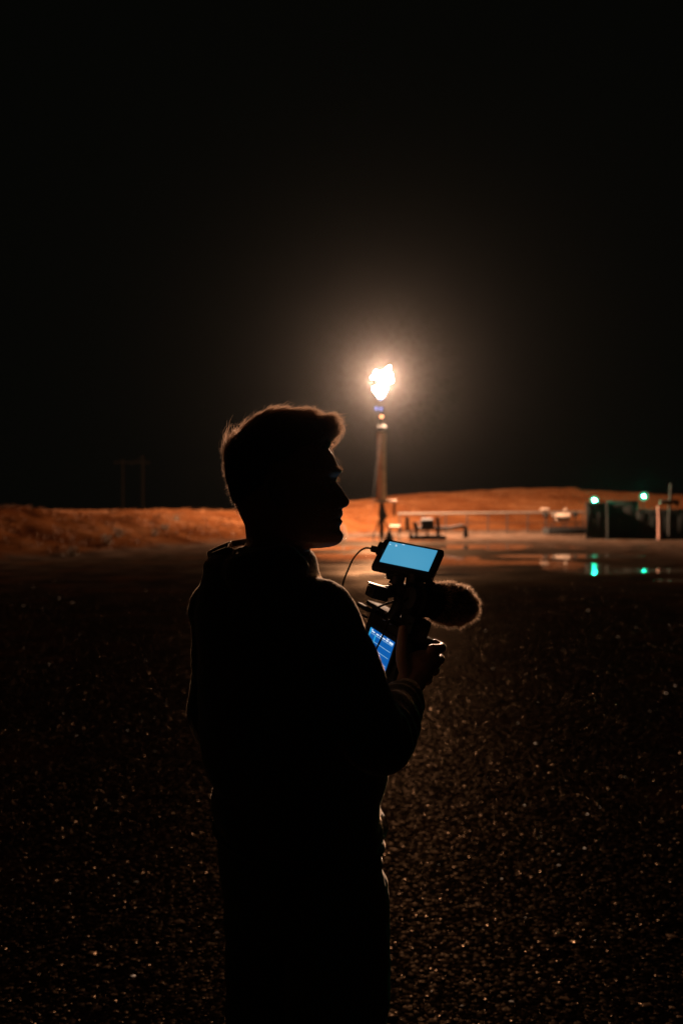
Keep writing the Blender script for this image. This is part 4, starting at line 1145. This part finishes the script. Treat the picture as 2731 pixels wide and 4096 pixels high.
# lens
Tb('lens', [(-.01, .074, .0), (-.01, .082, .0), (-.01, .083, 0), (-.01, .108, 0), (-.01, .109, 0), (-.01, .134, 0), (-.01, .140, 0)], [.031, .031, .036, .036, .033, .036, .037], M_CAMB, 32)
for y0, r in ((.088, .0375), (.1, .0375), (.122, .0378)):
    Tb('focus_ring', [(-.01, y0, 0), (-.01, y0 + .007, 0)], r, M_RUBBER, 32)
Tb('front_glass', [(-.01, .1395, 0), (-.01, .1412, 0)], .031, M_GLASS, 28)
# rear screen and what it shows
E_LCD = emission('screen_blue', (.005, .105, .40), 1.0)
lcd = G().box((0, -.0062, 0), (.110, .0016, .0622), MC).build('rear_screen', E_LCD, rig, smooth=False)
E_LINE = emission('screen_lines', (.42, .78, 1.0), .85)
E_CYAN = emission('screen_cyan', (.02, .38, .72), 1.0)
E_WHT = emission('screen_white', (.72, .86, 1.0), 1.0)
E_GRN = emission('screen_green', (.08, .62, .35), 1.0)
E_MAG = emission('screen_magenta', (.50, .12, .45), .8)
def LC(name, u, v, w, h, m):
    """rectangle on the screen, u,v from its upper left corner in metres"""
    G().box((-.055 + u + w / 2, -.0072, .0311 - v - h / 2), (w, .0006, h), MC).build(name, m, lcd, smooth=False)
for v in (.0098, .0233, .0372, .0545): LC('guide_line', .006, v, .101, .00075, E_LINE)
LC('level_bar', .0285, .0090, .0042, .036, E_CYAN)
LC('level_bar', .0015, .0, .0050, .034, E_CYAN)
for u, v, w, h in ((.008, .0018, .006, .0018), (.010, .0045, .014, .0025), (.032, .0047, .012, .0026), (.052, .0012, .009, .0015), (.049, .0046, .024, .0028), (.078, .0012, .011, .0016), (.077, .0044, .010, .0032), (.092, .0036, .016, .0045)):
    LC('readout', u, v, w, h, E_WHT)
for k in range(5): LC('meter', .036 + .009 * k, .0556, .0085, .0018, E_GRN)
LC('meter_peak', .087, .0556, .014, .0040, E_MAG)
for k in range(7): LC('tick', .034 + .010 * k, .0592, .0055, .0009, E_WHT)
# top handle
def LCo(px, py, d):
    return MC.inverted() @ P(px, py, d)
h_r = LCo(1513, 2371, 1.69); h_f = LCo(1640, 2362, 1.725); h_b = LCo(1557, 2470, 1.72); h_m = LCo(1590, 2400, 1.715)
G().tube(smooth_path([MC @ h_r, MC @ LCo(1560, 2366, 1.70), MC @ LCo(1600, 2362, 1.715), MC @ h_f], 4), .0135, 14, .8, None, True).build('top_handle', M_CAGE, rig)
R3 = Matrix.Rotation(0, 4, 'X')
mb = MC @ Matrix.Translation(LCo(1510, 2370, 1.685))
B('handle_block', (0, 0, 0), (.034, .040, .026), M_CAGE, .003, rig, mb)
B('block_plate', (0, .002, .0145), (.030, .050, .003), M_CAGE, .001, rig, mb)
Tb('handle_screw', [(0, -.021, .004), (0, -.026, .004)], .006, M_STEEL, 10, rig, mb)
G().tube(smooth_path([P(1600, 2372, 1.72), P(1597, 2410, 1.72), P(1580, 2450, 1.725), P(1556, 2488, 1.73)], 5), [.014] * 16, 14, 1.0).build('handle_post', M_CAGE, rig)
mb2 = MC @ Matrix.Translation(LCo(1598, 2350, 1.715))
B('mount_clamp', (0, 0, 0), (.026, .030, .022), M_CAGE, .003, rig, mb2)
Tb('clamp_lever', [(-.02, -.016, .004), (.016, -.016, .006)], .003, M_STEEL, 8, rig, mb2)
# accessory arm that carries the microphone
G().tube(smooth_path([P(1630, 2362, 1.72), P(1648, 2400, 1.70), P(1668, 2450, 1.68), P(1672, 2505, 1.66)], 5), .010, 12).build('accessory_arm', M_CAGE, rig)
mb3 = MC @ Matrix.Translation(LCo(1645, 2458, 1.67))
B('arm_knob', (.004, 0, -.002), (.034, .040, .036), M_RUBBER, .012, rig, mb3)
mb4 = MC @ Matrix.Translation(LCo(1668, 2510, 1.645))
B('rail_clamp', (0, 0, 0), (.030, .045, .040), M_CAGE, .004, rig, mb4)
for k, (a, b_) in enumerate((((1628, 2494), (1642, 2498)), ((1664, 2503), (1677, 2508)), ((1676, 2533), (1694, 2536)))):
    G().tube([P(*a, 1.625), P(*b_, 1.625)], .0022, 8).build('thumb_screw', M_STEEL, rig)
M_GLINT = mat('glint_metal', (.16, .15, .14), .4, .3)  # for small steel bars added along the edges as glints
for k, (px, py, d_, L) in enumerate(((1556, 2337, 1.70, 14), (1593, 2339, 1.70, 12), (1604, 2350, 1.695, 12), (1632, 2348, 1.70, 11), (1613, 2360, 1.70, 10), (1478, 2344, 1.67, 12),
                                     (1661, 2402, 1.645, 9), (1648, 2418, 1.65, 10), (1634, 2434, 1.655, 7), (1506, 2437, 1.715, 9), (1542, 2452, 1.70, 8), (1537, 2479, 1.665, 12), (1562, 2495, 1.64, 8))):
    G().tube([P(px - L / 2, py - 1, d_), P(px + L / 2, py + 2, d_)], .0013, 6).build('glint_bar', M_GLINT, rig)
G().tube(smooth_path([P(1612, 2352, 1.69), P(1640, 2330, 1.68), P(1668, 2330, 1.67), P(1690, 2352, 1.68)], 5), .0022, 8).build('loop_cable', M_RUBBER, rig)
G().tube([P(1600, 2362, 1.70), P(1600, 2362, 1.675)], [.009, .009], 12).build('thumb_knob', M_RUBBER, rig)
G().tube([P(1625, 2372, 1.70), P(1625, 2372, 1.672)], [.008, .008], 12).build('thumb_knob', M_RUBBER, rig)
# thin cord hanging across the rear screen
G().tube(smooth_path([P(1556, 2478, 1.60), P(1531, 2540, 1.60), P(1512, 2580, 1.60), P(1492, 2622, 1.60)], 5), .0018, 8).build('wrist_cord', M_RUBBER, rig)

# ------------------------------------------------------------------ field monitor
mW = Vector((186, -76, -34)).normalized()
mV = Vector((-44, -73.7, -76)); mV = (mV - mW * mV.dot(mW)).normalized()   # down the screen
mN = (-mV).cross(mW).normalized()                                                       # away from the viewer
MO = P(1631, 2226, 1.72)
MM = Matrix(((mW.x, mN.x, -mV.x, MO.x), (mW.y, mN.y, -mV.y, MO.y), (mW.z, mN.z, -mV.z, MO.z), (0, 0, 0, 1)))
mon = thing('field_monitor', 'small black on-camera monitor with a glowing pale blue screen', 'monitor', MO)
G().box((0, .0095, -.003), (.139, .018, .088), MM, .006).build('housing', M_CAMB, mon)
G().box((0, .022, -.004), (.105, .022, .062), MM, .006).build('battery', M_CAMB, mon)
G().box((-.074, .012, .018), (.010, .014, .030), MM, .003).build('side_guard', M_RUBBER, mon)
def screen_mat():
    m = bpy.data.materials.new('monitor_picture'); m.use_nodes = True
    nt = m.node_tree; nt.nodes.clear(); o = nt.nodes.new('ShaderNodeOutputMaterial'); e = nt.nodes.new('ShaderNodeEmission')
    tc = nt.nodes.new('ShaderNodeTexCoord'); n = nt.nodes.new('ShaderNodeTexNoise'); n.inputs['Scale'].default_value = 9; n.inputs['Detail'].default_value = 1
    nt.links.new(tc.outputs['Object'], n.inputs['Vector'])
    r = nt.nodes.new('ShaderNodeValToRGB'); r.color_ramp.elements[0].color = (.052, .295, .50, 1); r.color_ramp.elements[1].color = (.090, .355, .55, 1)
    nt.links.new(n.outputs['Fac'], r.inputs[0]); nt.links.new(r.outputs[0], e.inputs[0]); nt.links.new(e.outputs[0], o.inputs[0])
    return m
scr = G().box((.001, -.0003, .001), (.110, .0016, .0622), MM).build('screen', screen_mat(), mon, smooth=False)
for u, v, w, h in ((.0045, .0085, .0022, .0018), (.018, .0070, .003, .0012), (.019, .0098, .004, .0014), (.033, .002, .006, .0009)):
    G().box((.001 - .055 + u, -.0014, .001 + .0311 - v), (w, .0006, h), MM).build('readout', E_WHT, scr, smooth=False)
G().tube([MM @ Vector((-.010, .016, -.047)), MM @ Vector((-.010, .018, -.058)), P(1598, 2340, 1.715)], [.014, .012, .011], 12).build('mount_stem', M_CAGE, mon)
G().box((-.012, .014, -.050), (.040, .020, .010), MM, .002).build('mount_foot', M_CAGE, mon)
G().tube([MM @ Vector((.014, .016, -.050)), MM @ Vector((.024, .016, -.050))], .008, 12).build('tilt_knob', M_RUBBER, mon)
G().tube([MM @ Vector((.030, .016, -.044)), MM @ Vector((.030, .020, -.062))], [.02, .016], 12).build('cable_port', M_CAMB, mon)

cab = thing('cable', 'thin black cable looping from the left side of the small monitor down to the rig', 'cable', P(1505, 2196, 1.74))
plug0 = P(1530, 2204, 1.735); plug1 = P(1484, 2194, 1.745)
G().tube([plug0, plug1], .0072, 10, .55).build('plug', M_RUBBER, cab)
G().tube(smooth_path([plug1, P(1462, 2192, 1.745), P(1438, 2205, 1.74), P(1412, 2236, 1.73), P(1395, 2272, 1.72), P(1378, 2312, 1.71), P(1370, 2345, 1.70), P(1372, 2390, 1.70), P(1410, 2440, 1.72), P(1470, 2470, 1.745)], 6), .0021, 8).build('wire', M_RUBBER, cab)

# ------------------------------------------------------------------ microphone with fur windscreen
M_FUR = hair_material('grey_brown_fur', (.26, .19, .14), (.85, .62, .45))
M_FURBASE = mat('fur_backing', (.02, .016, .013), .9, spec=.1)
mA = P(1655, 2392, 1.665); mD = Vector((.845, .47, -.185)).normalized()
mic = thing('microphone', 'chunky black microphone with a furry windscreen pointing right above the camera', 'microphone', mA)
def along(s, r): return mA + mD * s, r
def axial(name, prof, m, n=32, parent=mic):
    return G().tube([mA + mD * s for s, _ in prof], [r for _, r in prof], n).build(name, m, parent)
axial('barrel', [(-.016, .010), (-.012, .024), (0, .027), (.03, .030), (.075, .031), (.11, .030)], M_CAMB)
for s in (.004, .028, .044): axial('mount_ring', [(s, .033), (s + .002, .0365), (s + .007, .0365), (s + .009, .033)], M_RUBBER)
G().tube([mA + mD * .01 + Vector((0, 0, -.03)), P(1672, 2470, 1.668)], .008, 10).build('shock_mount_stem', M_CAGE, mic)
for k in range(3):
    a = .6 + k * 1.1
    u = mD.cross(Vector((0, 0, 1))).normalized(); w = u.cross(mD)
    off = (u * math.cos(a) + w * math.sin(a)) * .038
    G().tube([mA + mD * -.004 + off, mA + mD * .05 + off], .0025, 8).build('suspension_rod', M_CAGE, mic)
# tail cable
G().tube(smooth_path([mA - mD * .014, mA - mD * .03 + Vector((0, 0, -.012)), P(1580, 2405, 1.69), P(1520, 2425, 1.70), P(1500, 2440, 1.71)], 5), .0024, 8).build('tail_cable', M_RUBBER, mic)
fur_prof = [(.052, .038), (.068, .0425), (.095, .0445), (.118, .042), (.137, .034), (.149, .023), (.155, .011), (.1565, .002)]
fb = axial('windscreen', fur_prof, M_FURBASE, 36)
def fur():
    n = 11000
    u = mD.cross(Vector((0, 0, 1))).normalized(); w = u.cross(mD)
    u, w, d = np.array(u), np.array(w), np.array(mD); A = np.array(mA)
    ss = np.array([p[0] for p in fur_prof]); rs = np.array([p[1] for p in fur_prof])
    arc = np.concatenate([[0], np.cumsum(np.hypot(np.diff(ss), np.diff(rs)))])
    wgt = RNG.uniform(0, 1, n) ** .85 * arc[-1]
    s = np.interp(wgt, arc, ss); r = np.interp(wgt, arc, rs)
    e = .002; s2 = np.interp(np.minimum(wgt + e, arc[-1]), arc, ss); r2 = np.interp(np.minimum(wgt + e, arc[-1]), arc, rs)
    s1 = np.interp(np.maximum(wgt - e, 0), arc, ss); r1 = np.interp(np.maximum(wgt - e, 0), arc, rs)
    ts, tr = s2 - s1, r2 - r1; L = np.hypot(ts, tr) + 1e-9; ns, nr = -tr / L, ts / L
    ns = np.where(ns < 0, -ns * 0 + ns, ns); nr = np.where(nr < 0, -nr, nr)
    a = RNG.uniform(0, 2 * np.pi, n)
    rad = np.cos(a)[:, None] * u + np.sin(a)[:, None] * w
    root = A + s[:, None] * d + (r - .001)[:, None] * rad
    nrm = ns[:, None] * d + nr[:, None] * rad
    clump = np.stack([vnoise(s * 90, a * 3.2, 1.0, 41 + k) - .5 for k in range(3)], -1)
    dirn = nrm + .25 * d + RNG.normal(0, .22, (n, 3)) + clump * 1.7 + np.array([0, 0, -.18])
    dirn /= np.linalg.norm(dirn, axis=1)[:, None]
    ln = (RNG.uniform(.006, .0135, n) * (1 + .9 * clump[:, 0]))[:, None]
    mid = root + dirn * ln * .55; tip = root + dirn * ln + (RNG.normal(0, .0016, (n, 3)) + np.array([0, 0, -.0012]))
    t1 = np.cross(dirn, RNG.normal(0, 1, (n, 3))); t1 /= np.linalg.norm(t1, axis=1)[:, None]; t2 = np.cross(dirn, t1)
    wd = .00030; co = np.zeros((n, 5, 3))
    co[:, 0] = root + t1 * wd; co[:, 1] = root - t1 * wd; co[:, 2] = mid + t1 * wd * .8; co[:, 3] = mid - t1 * wd * .8; co[:, 4] = tip
    T = np.array([(0, 1, 3), (0, 3, 2), (2, 3, 4)])
    tri = (T[None] + (np.arange(n) * 5)[:, None, None]).reshape(-1, 3)
    o = raw_mesh('fur', co.reshape(-1, 3), tri, M_FUR, smooth=True)
    adopt(o, fb); o['kind'] = 'stuff'
    off = mic['origin']; o.matrix_parent_inverse = Matrix.Identity(4)
    # fb sits at identity in world terms, so its child needs no further offset
fur()
bpy.context.view_layer.update()
